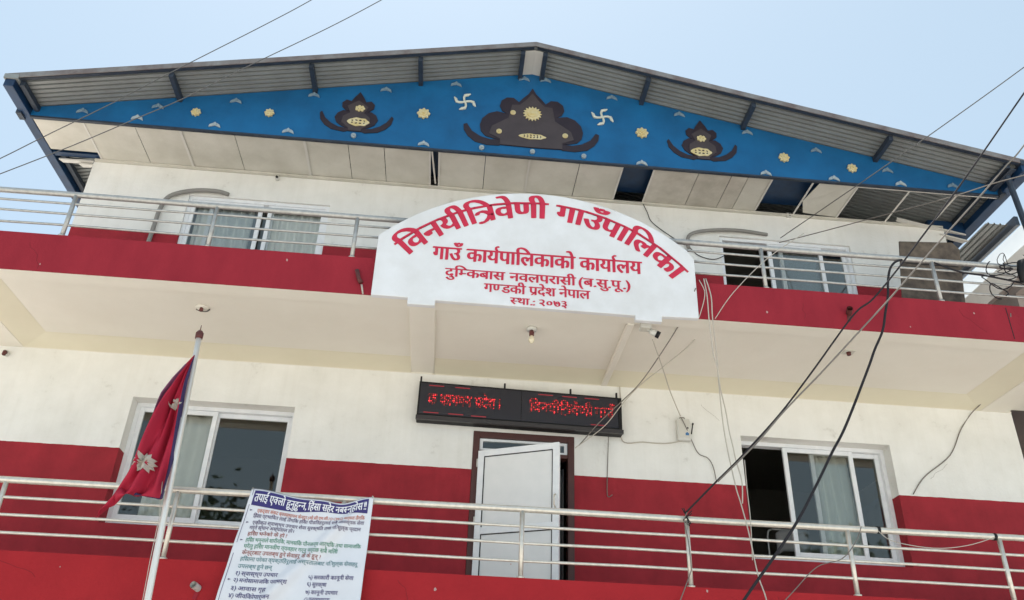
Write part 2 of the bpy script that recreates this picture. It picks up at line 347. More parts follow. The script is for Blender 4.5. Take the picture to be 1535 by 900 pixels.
def ribbon(pts, w_):
    vs = []; fs = []
    for i, (x, y) in enumerate(pts):
        a = pts[max(i-1, 0)]; b = pts[min(i+1, len(pts)-1)]; dx, dy = b[0]-a[0], b[1]-a[1]; l_ = sqrt(dx*dx+dy*dy) or 1
        vs += [(x-dy/l_*w_/2, y+dx/l_*w_/2), (x+dy/l_*w_/2, y-dx/l_*w_/2)]
        if i: fs.append((2*i-2, 2*i-1, 2*i+1, 2*i))
    return vs, fs
def layout(tokens, res=3):
    """tokens: plain strings or ('half', ch), ('reph',), ('slash',), ('tra',), ('sp', w); returns flat verts, faces and total width"""
    V = []; F = []; x = 0
    def put(g, dx):
        o = len(V); V.extend((a+dx, b) for a, b in g[0]); F.extend(tuple(i+o for i in f) for f in g[1])
    for t in tokens:
        if isinstance(t, str):
            g = raw(t, res)
            if not g[0]: x += .25; continue
            mn = min(v[0] for v in g[0]); mx = max(v[0] for v in g[0]); put(g, x-mn); x += mx-mn-.008
        elif t[0] == 'half':
            g = raw(t[1], res); mn = min(v[0] for v in g[0]); mx = max(v[0] for v in g[0]); g = clip(g, mx-.195); put(g, x-mn); x += mx-mn-.195-.008; put(ribbon([(x-.03, HEAD-.035), (x+.10, HEAD-.035)], .07), 0); x += .06
        elif t[0] == 'reph': put(ribbon([(x-.10, HEAD), (x-.17, HEAD+.09), (x-.17, HEAD+.17), (x-.10, HEAD+.22), (x-.03, HEAD+.19)], .055), 0)
        elif t[0] == 'slash': put(ribbon([(x-.16, .22), (x-.28, .10), (x-.40, .0)], .07), 0)
        elif t[0] == 'tra':
            put(ribbon([(0, HEAD-.035), (.60, HEAD-.035)], .07), x); put(ribbon([(.47, HEAD-.03), (.47, 0)], .08), x)
            _ = [put(ribbon(q_, .07), x) for q_ in ([(.03, .30), (.09, .37), (.19, .40), (.30, .37), (.38, .30), (.46, .20)], [(.42, .24), (.36, .12), (.26, .02), (.14, -.03), (.05, -.01)])]; x += .59
        elif t[0] == 'sp': x += t[1]
        elif t[0] == 'i': put(raw('ि', res), x); x += .259
    return V, F, x
def lettering(name, tokens, fmap, m, parent, nib=(.035, .012), copies=5, res=3):
    V, F, W = layout(tokens, res); b = MB(); ks = [(-1+2*k/(copies-1)) if copies > 1 else 0 for k in range(copies)]
    for i, k in enumerate(ks):
        b.add([fmap((x+k*nib[0])/W, (y+k*nib[1])/HEAD, .0004*i) for x, y in V], F)
    return b.build(name, m, parent)
arcT = ['िवनयी', ('i',), ('tra',), 'वेणी', ('sp', .30), 'गाउँपािलका']
ac = (.144, 1.883); a0 = atan2(3.276-ac[1], -1.365-ac[0]); a1 = atan2(3.196-ac[1], 1.70-ac[0]); RH = 2.023
def arcmap(u, v, d):
    a = a0+(a1-a0)*u; rr = RH-.205*(1-v); return (ac[0]+rr*cos(a), YS-.003-d, ac[1]+rr*sin(a))
lettering('arched_lettering', arcT, arcmap, M['letter'], board, nib=(.041, .005))
def flatmap(x0, x1, zb, zt):
    return lambda u, v, d: (x0+(x1-x0)*u, YS-.003-d, zb+(zt-zb)*v)
lettering('office_lettering', ['गाउँ', ('sp', .25), 'काय', ('reph',), 'पािलकाको', ('sp', .25), 'काया', ('reph',), 'लय'], flatmap(-.945, 1.205, 3.10, 3.25), M['letter'], board, nib=(.036, .005))
lettering('district_lettering', ['दु', ('i',), ('half', 'म'), 'कबास', ('sp', .3), 'नवलपरासी', ('sp', .2), '(', ('sp', .04), 'ब', ('sp', .05), '.', ('sp', .04), 'सु', ('sp', .04), '.', ('sp', .05), 'पू', ('sp', .04), '.', ('sp', .04), ')'], flatmap(-.804, 1.076, 2.906, 3.0), M['letter'], board, nib=(.030, .005))
lettering('province_lettering', ['ग', ('half', 'ण'), 'डकी', ('sp', .25), 'प', ('slash',), 'देश', ('sp', .25), 'नेपाल'], flatmap(-.405, .662, 2.760, 2.853), M['letter'], board, nib=(.030, .005))
lettering('founding_year_lettering', [('half', 'स'), 'था', ('sp', .1), '.', ('sp', .08), ':', ('sp', .35), '२०७३'], flatmap(-.138, .425, 2.640, 2.712), M['letter'], board, nib=(.030, .005))

# ------------------------------------------------------------------ roof, gable, soffit
AX, ZR, SL = .1, 6.80, .209
zroof = lambda x: ZR-SL*abs(x-AX)
YG, YE = -.80, -1.28
XA, XB_ = -6.13, 6.42
roof = bpy.data.objects.new('roof', None); COL.objects.link(roof); roof.parent = B; roof.matrix_parent_inverse = B.matrix_world.inverted()
for xa, xb in ((AX, XA), (AX, XB_)):
    vs = []; fs = []; pitch = .072; prof = [(0, 0), (.58, 0), (.64, 1), (.92, 1), (.98, 0)]; ys = []
    k = 0
    while YE+k*pitch < 9.4:
        ys += [(YE+(k+a)*pitch, h) for a, h in prof]; k += 1
    for y, h in ys:
        for x in (xa, xb): vs.append((x, y, zroof(x)+.004+h*.048))
    for i in range(len(ys)-1): fs.append((2*i, 2*i+1, 2*i+3, 2*i+2))
    b = MB(); b.add(vs, fs); b.build('corrugated_sheet', M['sheet'], roof)
for x in (-5.96, -4.32, -2.69, -1.36, -.06, .23, 1.57, 2.92, 4.66, 6.12):
    z = zroof(x); b = MB(); b.box(x-.028, x+.028, YE+.03, 9.2, z-.085, z-.001 + (-.012)); b.build('purlin', M['darksteel'], roof)
b = MB()
b.add([(AX-.13, YE+.05, zroof(AX-.13)-.004), (AX, YE+.05, ZR-.004), (AX+.13, YE+.05, zroof(AX+.13)-.004), (AX+.13, 9, zroof(AX+.13)-.004), (AX, 9, ZR-.004), (AX-.13, 9, zroof(AX-.13)-.004)], [(0,1,4,5),(1,2,3,4)])
b.build('ridge_liner', M['batten'], roof)
b = MB()
for xa, xb in ((XA-.02, AX), (AX, XB_+.02)):
    za, zb = zroof(xa), zroof(xb)
    for (y0, y1, o0, o1) in ((YE-.035, YE-.025, -.012, .062), (YE-.025, YE+.10, .056, .062)):
        b.add([(xa,y0,za+o0),(xb,y0,zb+o0),(xb,y1,zb+o0),(xa,y1,za+o0),(xa,y0,za+o1),(xb,y0,zb+o1),(xb,y1,zb+o1),(xa,y1,za+o1)],
              [(0,3,2,1),(4,5,6,7),(0,1,5,4),(1,2,6,5),(2,3,7,6),(3,0,4,7)])
b.build('edge_flashing', M['flash'], roof)
b = MB()
for xa, xb in ((XA, AX-.02), (AX+.02, XB_)):
    za, zb = zroof(xa), zroof(xb); y0, y1 = YE-.02, YE+.02; o0, o1 = -.018, -.006
    b.add([(xa,y0,za+o0),(xb,y0,zb+o0),(xb,y1,zb+o0),(xa,y1,za+o0),(xa,y0,za+o1),(xb,y0,zb+o1),(xb,y1,zb+o1),(xa,y1,za+o1)],
              [(0,3,2,1),(4,5,6,7),(0,1,5,4),(1,2,6,5),(2,3,7,6),(3,0,4,7)])
b.build('edge_rod', M['darksteel'], roof)
# eave beams running back at both sides
for sx, x in ((-1, -6.08), (1, 6.33)):
    hw = .058 if sx < 0 else .075; z = zroof(x); b = MB(); b.box(x-hw, x+hw, YE-.02, 9.2, 5.385, z-.01); bevel(b.build('eave_beam', M['steelblue'], roof), .006)
    b = MB(); b.box(x-.075, x+.09, YE-.04, YE+.10, z-.02, z+.045); b.build('beam_end_cap', M['sheet'] if sx < 0 else M['darksteel'], roof)
    b = MB(); b.box(x-.085, x-.02, YG-.06, YG+.07, 5.36, 5.44); b.build('beam_bracket', M['darksteel'], roof)
for x in (6.17,):
    b = MB(); b.box(x-.04, x+.04, YE+.02, YG-.005, 5.43, zroof(x)-.09); b.build('corner_post', M['darksteel'], roof)
b = MB(); b.box(-1.4, 4.35, -.74, -.06, 5.52, 5.56); b.build('attic_dark_panel', M['steelblue'], roof)  # blue-black panel added to darken the view through the soffit gaps
b = MB(); b.box(-6.02, -5.42, -.10, -.02, 5.40, 5.52); b.build('cross_beam', M['steelblue'], roof)
b = MB(); b.box(5.75, 6.26, .02, .10, 5.30, 5.52); b.build('cross_beam', M['steelblue'], roof)
b = MB(); b.tube([(6.11, -1.2, 5.36), (6.16, -1.2, 4.2)], .035, 8); b.build('strut', M['darksteel'], roof)
# rafter line inside, seen through the gaps
for yy in (1.2, 3.4, 5.6):
    b = MB(); b.box(-6.0, 6.2, yy, yy+.08, 5.43, 5.50); b.build('tie_beam', M['darksteel'], roof)
# triangle of sheet behind the left eave (side gable of the store wall)
gab = MB(); gab.prism([(-6.02, 5.385), (6.26, 5.385), (6.26, zroof(6.26)-.004), (AX, ZR-.004), (-6.02, zroof(-6.02)-.004)], YG, YG+.03)
gable = gab.build('gable_panel', M['blue'], B)
b = MB(); b.box(-6.02, 6.26, YG-.006, YG+.035, 5.36, 5.3845); b.build('gable_bottom_edge', M['darksteel'], B)

def gx(px, py): p = P(px, py, y=YG-.01); return (p.x, p.z)
def mirror(half, cx):
    pts = [(x, z) for x, z in half]; return pts[::-1]+[(2*cx-x, z) for x, z in pts if abs(x-cx) > 1e-3]
def orn(halfpx, hornpx, blockpx, cx):
    """painted window-frame ornament: silhouette, two horns and a lighter niche in the middle"""
    h = [gx(*p) for p in halfpx]; h[0] = (cx, h[0][1]); h[-1] = (cx, h[-1][1])
    o = MB(); o.prism(mirror(h, cx)[::1], YG-.012, YG-.001)
    hn = [gx(*p) for p in hornpx]; o.prism(hn[::-1], YG-.011, YG-.001); o.prism([(2*cx-x, z) for x, z in hn], YG-.011, YG-.001)
    root = o.build('lattice_window_ornament', M['cut'], gable)
    k = [gx(*p) for p in blockpx]; k[0] = (cx, k[0][1]); k[-1] = (cx, k[-1][1])
    o = MB(); o.prism(mirror(k, cx), YG-.018, YG-.0125); o.build('niche_panel', M['cut2'], gable)
cxm = .115
orn([(799,133),(804,142),(812,150),(818,157),(826,152),(836,153),(844,159),(846,167),(842,174),(834,177),(850,176),(862,181),(871,190),(874,200),(872,209),(865,215),(852,217),(843,217),(843,225),(799,222)],
    [(843,217),(858,219),(872,217),(885,211),(893,201),(898,203),(897,211),(891,219),(880,226),(862,228),(843,226)],
    [(799,141),(808,153),(816,161),(828,163),(830,172),(832,183),(856,199),(860,211),(843,216),(843,224.5),(799,221.5)], cxm)
for cxp, dxp, dyp in ((1051, 0, 0), (537, None, None)):
    hp = [(1052,181),(1057,190),(1061,196),(1068,195),(1074,200),(1074,206),(1069,210),(1061,211),(1072,211),(1080,216),(1084,223),(1081,230),(1074,234),(1066,236),(1065,240),(1051,239)]
    hn = [(1066,236),(1078,236),(1089,232),(1097,226),(1102,217),(1105,220),(1104,229),(1098,236),(1088,241),(1070,242),(1065,240)]
    bk = [(1052,194),(1060,200),(1066,204),(1062,213),(1072,220),(1074,229),(1064,236),(1064,239.5),(1051,238.5)]
    if dxp is None:
        _gx = gx; c0 = _gx(1051, 200)[0]; c1 = _gx(537, 160)[0]; dz = _gx(536, 138)[1]-_gx(1052, 181)[1]
        def gx(px, py, _g=_gx, c0=c0, c1=c1, dz=dz): p = _g(px, py); return (p[0]-c0+c1, p[1]+dz)
        orn(hp, hn, bk, c1); gx = _gx
    else: orn(hp, hn, bk, gx(1051, 200)[0])
def medallion(px, py, r, petals=8, m='gold'):
    c = gx(px, py); o = MB(); o.disc(c, r, YG-.032, YG-.001, 32 if petals else 16, petals, .16 if petals else 0)
    o.disc(c, r*.62, YG-.044, YG-.0325, 18); o.disc(c, r*.28, YG-.056, YG-.0445, 10); bevel(o.build('flower_medallion', M[m], gable), .004)
for p in ((404,170,.055,8),(294,169,.055,8),(635,171,.075,8),(962,200,.075,8),(1175,237,.065,8),(1277,253,.06,8)): medallion(*p)
medallion(798, 172, .108, 16)
for p in ((748,198),(847,205),(769,170)): medallion(*p, .036, 0)
for p in ((530,204),(722,222),(798,228),(875,235)): medallion(*p, .032, 0, 'bone')
def leafy(px, py, s_=1.0, m='bone'):
    c = gx(px, py); o = MB(); k = .075*s_
    o.prism([(c[0]+a*k, c[1]+b_*k) for a, b_ in ((-1.2,-.55),(-.5,-.25),(0,-.1),(.5,-.25),(1.25,-.6),(1.0,.1),(.45,.5),(.1,.35),(-.2,.6),(-.7,.35),(-1.1,.05))], YG-.020, YG-.001)
    o.prism([(c[0]+a*k, c[1]+b_*k) for a, b_ in ((-.25,-.1),(.25,-.1),(.35,.35),(0,.75),(-.35,.35))], YG-.030, YG-.0205)
    bevel(o.build('leaf_relief', M[m], gable), .004)
for p in ((124,167),(206,177),(322,188),(432,197),(635,216),(962,245),(1148,260),(1250,268),(1350,276),(1428,279),(237,160),(354,152),(471,143),(579,135),(684,127),(786,119),(818,121),(917,147),(1018,172),(1120,199),(1223,226),(1330,256)):
    leafy(*p, .80, 'bone' if p[1] > 160 and p[0] in (206, 322, 432, 635, 962, 1148, 1250, 1350) else 'bone_dull')
# gilded lace bands and little flowers inside the ornaments
def lace(px, py, w_, h_, n):
    """oval gilded fretwork plate, its openings showing dark"""
    c = gx(px, py); o = MB(); nn = 28
    o.prism([(c[0]+w_/2*cos(2*pi*k/nn)*(1+.05*cos(12*pi*k/nn)), c[1]+h_/2*sin(2*pi*k/nn)*(1+.10*cos(14*pi*k/nn))) for k in range(nn)], YG-.026, YG-.0183)
    plate = o.build('gilded_lace', M['gold'], gable); o = MB()
    for k in range(n):
        x = c[0]+(k-(n-1)/2)*w_*.74/n; hh = h_*(1-.5*abs((k-(n-1)/2)/(n/2)))
        for sgn in (1, -1):
            a = sgn*(.5+.4*(k % 2)); L2 = hh*.17; ww = w_*.045; zc = c[1]+sgn*hh*.21
            o.prism([(x+L2*cos(t_+a)*.9-0*ww, zc+ww*sin(t_)*.8+L2*.3*cos(t_)*sgn) for t_ in [2*pi*q/7 for q in range(7)]], YG-.0268-.0003*k, YG-.0262)
    o.build('fretwork_opening', M['cut'], gable)
lace(798, 206, .34, .085, 6); lace(537, 184, .27, .13, 4); lace(1051, 229, .27, .13, 4)
for px, py in ((540, 164), (1051, 209)):
    c = gx(px, py); o = MB()
    for k in range(7):
        a = 2*pi*k/7; o.disc((c[0]+.045*cos(a), c[1]+.035*sin(a)), .019, YG-.028-.0005*k, YG-.0185, 8)
    o.disc(c, .022, YG-.034, YG-.0185, 8); o.build('gilded_flower', M['gold'], gable)
# the two auspicious four-armed emblems, curved arms
for px, py in ((697, 153), (903, 176)):
    c = gx(px, py); o = MB(); L_ = .135
    for q in range(4):
        a = q*pi/2+.12; pts = []
        for u, v in ((0, 0), (.25, .06), (.55, .06), (.80, -.05), (.86, -.35), (.98, -.62)):
            v2 = v; pts.append((u*L_, v2*L_))
        arm = [(c[0]+x*cos(a)-z*sin(a), c[1]+x*sin(a)+z*cos(a)) for x, z in pts]
        o.tube([(x, YG-.012-.0005*q, z) for x, z in arm], [.014, .015, .016, .020, .020, .008], 6)
    o.build('auspicious_emblem', mat('cream_plaster_relief', (.60, .60, .48), .6, col2=(.50, .53, .50), scale=14, amt=.5), gable)

# soffit: fibre boards between gable foot and wall, some missing
SZ = 5.386
js = [-6.015, -5.41, -4.79, -4.24, -3.58, -2.72, -2.18, -1.73, -1.15, -1.04, -.45, .11, .75, 1.30, 1.71, 2.29, 2.72, 2.94, 3.25, 3.79, 4.39, 5.08, 6.2]
missing = {(-1.15, -1.04), (1.30, 1.71), (3.25, 3.79), (4.39, 5.08), (5.08, 6.2)}
for a, b_ in zip(js, js[1:]):
    if (a, b_) in missing: continue
    y1 = -.004
    o = MB(); dz = random.uniform(-.004, .002)
    if (a, b_) == (2.29, 2.72): y1 = -.03
    if a < -6: y1 = -.17
    if (a, b_) == (3.79, 4.39):   # broken board
        o.add([(a+.10,YG+.04,SZ),(b_-.005,YG+.04,SZ),(b_-.005,-.05,SZ),(a+.12,-.09,SZ),(a+.01,-.36,SZ-.02)]+[(a+.10,YG+.04,SZ+.008),(b_-.005,YG+.04,SZ+.008),(b_-.005,-.05,SZ+.008),(a+.12,-.09,SZ+.008),(a+.01,-.36,SZ-.012)],
              [(4,3,2,1,0),(5,6,7,8,9)]+[(i, (i+1) % 5, (i+1) % 5+5, i+5) for i in range(5)])
    else: o.box(a+.004, b_-.004, YG+.036, y1, SZ+dz, SZ+.008+dz)
    o.build('soffit_board', M['soffit_d'] if a > -1 and random.random() < .7 or random.random() < .25 else M['soffit'], B)
for x in (-5.41, -4.24, -2.72, -1.155, -1.035, .11, 1.30, 1.71, 3.25, 3.79, 4.39, 5.08, 5.72):
    o = MB(); wd = .012 if x not in (-4.24, -2.72) else .016; o.box(x-wd, x+wd, YG+.04, -.002, SZ-.010, SZ-.0045); o.build('soffit_batten', M['batten'], B)
o = MB(); o.box(-5.5, 5.9, -.05, -.003, SZ-.028, SZ-.0055); o.build('wall_batten', M['soffit'], B)
o = MB(); o.box(4.35, 6.25, YG+.037, YG+.06, SZ-.02, SZ-.0108); o.build('front_batten', M['batten'], B)
o = MB(); o.add([(-1.14,-.75,SZ-.003),(-1.12,-.75,SZ-.003),(-1.07,-.08,SZ-.003),(-1.09,-.08,SZ-.003),(-1.14,-.75,SZ+.01),(-1.12,-.75,SZ+.01),(-1.07,-.08,SZ+.01),(-1.09,-.08,SZ+.01)],[(0,3,2,1),(4,5,6,7),(0,1,5,4),(1,2,6,5),(2,3,7,6),(3,0,4,7)]); o.build('loose_batten', M['batten'], B)
# loose strips hanging at the corners
for pts in (((-5.97,.05,5.36),(-5.52,.03,5.355)), ((-5.72,.08,5.33),(-5.53,.06,5.32)), ((5.2,-.10,5.37),(6.25,.05,5.30)), ((5.85,.02,5.25),(6.28,.08,5.22))):
    a, b_ = Vector(pts[0]), Vector(pts[1]); o = MB()
    o.add([a+Vector((0,-.05,0)), b_+Vector((0,-.04,0)), b_+Vector((-.05,.03,.01)), a+Vector((.03,.03,.01)), a+Vector((0,-.05,.02)), b_+Vector((0,-.04,.02)), b_+Vector((-.05,.03,.03)), a+Vector((.03,.03,.03))],
          [(0,3,2,1),(4,5,6,7),(0,1,5,4),(1,2,6,5),(2,3,7,6),(3,0,4,7)])
    o.build('hanging_strip', M['batten'], B)

# hairline cracks, paint chips
def crack(x, y, z, n, dx, dz, m):
    pts = [(x, y, z)]
    for k in range(n): x += random.uniform(-.03, .03)+dx; z += random.uniform(-.02, .02)+dz; pts.append((x, y, z))
    b = MB(); b.tube(pts, .0012, 4); b.build('hairline_crack', m, B)
ck = mat('crack_shadow', (.20, .18, .15), .9); ckr = mat('red_crack_shadow', (.10, .008, .012), .9)
for a in ((2.3, -.0005, 2.5, 5, .03, -.04), (5.2, -.0005, 1.95, 6, -.03, -.03)): crack(*a, ck)
for a in ((-4.9, YB-.0005, 2.98, 6, .02, -.04), (2.9, YB-.0005, 2.75, 4, -.01, .05), (4.6, YB-.0005, 3.0, 6, .03, -.035), (-1.0, YL-.0005, 0.02, 7, .03, -.03), (2.4, YL-.0005, .05, 8, .02, -.035), (-4.4, YL-.0005, .02, 6, .05, -.02)): crack(*a, ckr)
chipm = mat('exposed_plaster', (.48, .30, .28), .9)
for px, py, y in ((766, 846, YL), (518, 856, YL), (60, 396, YB), (430, 390, YB), (1150, 468, YB), (1365, 490, YB), (1060, 886, YL), (1400, 905, YL), (90, 850, YL), (652, 884, YL), (1460, 470, YB)):
    c = P(px, py, y=y-.002); k = random.uniform(.006, .014); b = MB()
    b.prism([(c.x+k*cos(a)*random.uniform(.5, 1.2), c.z+k*1.3*sin(a)*random.uniform(.6, 1.2)) for a in [i*pi/3 for i in range(6)]], y-.0025, y-.0005); b.build('paint_chip', chipm, B)

# ------------------------------------------------------------------ windows
def frame_rect(x0, x1, z0, z1, w_, y0, y1, wt=None):
    b = MB(); wt = wt or w_
    b.box(x0, x0+w_, y0, y1, z0, z1); b.box(x1-w_, x1, y0, y1, z0, z1); b.box(x0+w_, x1-w_, y0+.001, y1-.001, z1-wt, z1); b.box(x0+w_, x1-w_, y0+.001, y1-.001, z0, z0+wt); return b
def window(x0, x1, z0, z1, sashes, fm, gl, y=.165):
    z0 = z0+.04
    wn = bpy.data.objects.new('sliding_window', None); COL.objects.link(wn); wn.parent = B; wn.matrix_parent_inverse = B.matrix_world.inverted()
    frame_rect(x0+.002, x1-.002, z0+.002, z1-.002, .045, y, y+.10).build('window_frame', fm, wn)
    for (a, b_, tr, g_) in sashes:
        xa = x0+.047+(x1-x0-.094)*a; xb = x0+.047+(x1-x0-.094)*b_; yy = y+.008+tr*.045
        bevel(frame_rect(xa, xb, z0+.049, z1-.049, .052, yy, yy+.035).build('sash', fm, wn), .003)
        o = MB(); o.box(xa+.045, xb-.045, yy+.014, yy+.020, z0+.095, z1-.095); o.build('pane', g_, wn)
        o = MB(); o.box(xa+.004, xb-.004, yy+.012, yy+.022, z0+.101, z0+.104)
    return wn
G, GC = M['glass'], M['glass_clear']
window(*WX[0], ZB, ZT, [(0, .51, 0, G), (.49, 1, 1, G)], M['alu'], G)
window(*WX[1], ZB, ZT, [(.30, .80, 0, G), (.50, 1, 1, G)], M['alu'], G)
window(*WX[0], ZB+H, ZT+H, [(0, .53, 0, GC), (.13, .61, 1, GC), (.57, 1, 0, GC)], M['alu'], GC, .03)
window(*WX[1], ZB+H, ZT+H, [(.36, .80, 0, G), (.46, 1, 1, G)], M['alu'], G, .03)
def curtain(x0, x1, z0, z1, y, folds, amp, label, taper=0, lean=0):
    b = MB(); n = folds*8; vs = []; fs = []; rows = 8
    for j in range(rows+1):
        t = j/rows
        for i in range(n+1):
            u = i/n; x = x0+(x1-x0)*(u*(1-taper*t*(1-t)*1.2))+lean*t; vs.append((x, y+amp*sin(u*folds*2*pi+.5*sin(3*u+t))*(.7+.3*t)+.008*sin(17*u+3*t), z1-(z1-z0)*t))
    for j in range(rows):
        for i in range(n): a = j*(n+1)+i; fs.append((a, a+1, a+n+2, a+n+1))
    b.add(vs, fs); o = b.build('curtain', M['curtain'], None, True); sm = o.modifiers.new('thickness', 'SOLIDIFY'); sm.thickness = .002
    tag(o, label, 'curtain')
curtain(-3.95, -3.36, .60, 2.07, .30, 3, .03, 'plain pale curtain behind the left half of the ground window beside the flag')
curtain(3.66, 4.12, .60, 2.07, .31, 4, .04, 'gathered cream curtain hanging in long folds behind the lower right window', lean=.04)
curtain(-4.13, -3.40, ZB+H-.1, ZT+H-.01, .20, 6, .04, 'sheer white curtain behind the left pane of the upper left window')
curtain(-3.22, -2.50, ZB+H-.1, ZT+H-.01, .20, 6, .035, 'sheer white curtain behind the right pane of the upper left window')

# door ---------------------------------------------------------------------------
dr = bpy.data.objects.new('entrance_door', None); COL.objects.link(dr); dr.parent = B; dr.matrix_parent_inverse = B.matrix_world.inverted()
b = MB(); b.box(DX0+.002, DX0+.075, -.012, .14, .03, DZ-.002); b.box(DX1-.075, DX1-.002, -.012, .14, .03, DZ-.002); b.box(DX0+.075, DX1-.075, -.011, .139, DZ-.075, DZ-.002); b.box(DX0+.075, DX1-.075, -.008, .13, 1.725, 1.768)
bevel(b.build('door_frame', M['brown'], dr), .005)
frame_rect(DX0+.078, DX1-.078, 1.770, DZ-.078, .035, .02, .06, .028).build('transom_frame', M['alu'], dr)
b = MB(); b.box(DX0+.10, DX1-.10, .036, .042, 1.79, DZ-.095); b.build('transom_glass', M['glass'], dr)
b = MB(); b.box(.46, .50, .018, .063, 1.80, DZ-.10); b.build('transom_bar', M['alu'], dr)
th = radians(-27); hx, hy = -.295, -.028; LW = .955; z0, z1 = .06, 1.735
lf = bpy.data.objects.new('door_leaf', None); COL.objects.link(lf)
def hinge(b):
    for i, v in enumerate(b.v):
        x, y, z = v; b.v[i] = (hx+x*cos(th)-y*sin(th), hy+x*sin(th)+y*cos(th), z)
    return b
bpy.data.objects.remove(lf)
fb = MB(); fw = .072
fb.box(0, fw, -.04, 0, z0, z1); fb.box(LW-fw, LW, -.04, 0, z0, z1); fb.box(fw, LW-fw, -.039, -.001, z1-fw, z1); fb.box(fw, LW-fw, -.039, -.001, .80, .875); fb.box(fw, LW-fw, -.039, -.001, z0, z0+.09)
bevel(hinge(fb).build('leaf_frame', M['alu'], dr), .004)
for za, zb in ((z0+.09, .80), (.875, z1-fw)):
    pb = MB(); pb.box(fw, LW-fw, -.028, -.010, za, zb); hinge(pb).build('leaf_panel', M['panel'], dr)
    gb = MB(); gb.box(fw+.001, fw+.010, -.036, -.0285, za+.001, zb-.001); gb.box(LW-fw-.010, LW-fw-.001, -.036, -.0285, za+.001, zb-.001); gb.box(fw+.010, LW-fw-.010, -.036, -.0285, zb-.010, zb-.001)
    hinge(gb).build('panel_gasket', M['dark'], dr)
hb = MB(); hb.tube([(LW-.036, -.045, 1.02), (LW-.036, -.085, 1.04), (LW-.036, -.085, 1.14), (LW-.036, -.045, 1.16)], .009, 8); hinge(hb).build('door_handle', M['steel'], dr, True)
for z in (.28, .95, 1.60):
    hb = MB(); hb.tube([(-.012, -.02, z-.045), (-.012, -.02, z+.045)], .012, 8); hinge(hb).build('hinge', M['white'], dr, True)
curtain(.58, .70, .1, 1.70, .30, 3, .03, 'dark narrow curtain folds showing inside the open door')
bpy.data.objects['curtain.004'].data.materials[0] = mat('grey_curtain_cloth', (.20, .21, .22), .9)

# ------------------------------------------------------------------ LED sign
led = empty('led_sign', (.13, -.08, 2.0), 'long black electronic sign with scrolling red letters above the door', 'sign')
X0, X1 = -1.035, 1.315
# it hangs tilted forward a little: z falls slightly to the right
def tl(x): return 2.03-(x-X0)*.010, 2.505-(x-X0)*.020
b = MB()
def sk(b, x0, x1, y0, y1, f0, f1):
    """box between height fractions f0..f1 of the sloping sign body"""
    q = []
    for y in (y0, y1):
        for x, f in ((x0, f0), (x1, f0), (x1, f1), (x0, f1)):
            a, c = tl(x); q.append((x, y, a+(c-a)*f))
    b.add(q, [(0,1,2,3),(7,6,5,4),(0,4,5,1),(1,5,6,2),(2,6,7,3),(3,7,4,0)])
sk(b, X0, X1, -.13, -.03, 0, 1); bevel(b.build('sign_case', M['dark'], led), .006)
b = MB(); sk(b, X0+.02, .145, -.136, -.1305, .16, .95); sk(b, .152, X1-.045, -.136, -.1305, .16, .95); b.build('led_panel', M['screen'], led)
b = MB(); sk(b, X0-.006, X1+.006, -.165, -.1302, 0, .10); b.build('lower_lip', mat('dark_grey_metal', (.05, .045, .045), .4, .3), led)
b = MB(); sk(b, X1-.04, X1-.028, -.150, -.1303, .11, .97); b.build('side_lip', M['dark'], led)
for x in (-1.02, -.05, .72, 1.26):
    b = MB(); z = tl(x)[1]; b.box(x-.010, x+.010, -.12, -.09, z-.02, z+.065); b.build('hanger', M['dark'], led)
def ledmap(x0, x1):
    def f(u, v, d):
        x = x0+(x1-x0)*u; a, c = tl(x); return (x, -.1375-d, a+(c-a)*(.42+.26*v))
    return f
lettering('led_lettering', ['क', ('sp', .3), 'कागमन', ('sp', .3), 'प', ('slash',), 'देश', ('sp', .35), '।'], ledmap(-.92, -.10), M['led'], led, nib=(.03, .02), copies=3)
lettering('led_lettering', ['िवनयी', ('i',), ('tra',), 'वेणी', ('sp', .2), 'गाउँ'], ledmap(.24, 1.23), M['led'], led, nib=(.03, .02), copies=3)
for x0, f in ((-.92, .90), (-.62, .90), (.34, .90), (.62, .90), (.88, .90), (-.96, .20), (-.68, .20), (-.42, .19), (.95, .20)):
    b = MB(); sk(b, x0, x0+.17, -.1385, -.1365, f-.012, f+.012); b.build('led_streak', M['led_streak'], led)

# ------------------------------------------------------------------ banner on the railing
ban = empty('notice_banner', (-1.85, YL-.04, -.6), 'white printed notice banner with navy heading tied over the lower railing', 'banner')
BTL, BTR, BBL, BBR = Vector((-2.375, YL-.035, .735)), Vector((-1.285, YL-.035, .725)), Vector((-2.52, YL-.12, -.62)), Vector((-1.29, YL-.10, -.60))
def bsurf(u, v, d=0):
    """u across, v down"""
    p = (BTL*(1-u)+BTR*u)*(1-v)+(BBL*(1-u)+BBR*u)*v
    sag = -.060*sin(pi*u)**2*max(0, 1-v*3.2)*(1 if u < .98 else 0) - .05*math.exp(-((u-.76)/.13)**2)*max(0, 1-v*5)
    fold = .05*math.exp(-((u-(.95-.55*v*1.6))/.06)**2)*(v < .75)*min(1, v*5)
    wave = .022*sin(5.2*u+3.5*v)*min(1, v*4+.15)+.010*sin(13*u-7*v)+.006*sin(21*v+4*u)
    return p+Vector((0, -.02-wave-fold-d, sag))
b = MB(); nu, nv = 110, 70
b.add([bsurf(i/nu, j/nv) for j in range(nv+1) for i in range(nu+1)], [(j*(nu+1)+i, (j+1)*(nu+1)+i, (j+1)*(nu+1)+i+1, j*(nu+1)+i+1) for j in range(nv) for i in range(nu)])
sh = b.build('banner_sheet', M['ban'], ban, True); mo = sh.modifiers.new('thickness', 'SOLIDIFY'); mo.thickness = .0012; mo.offset = -1
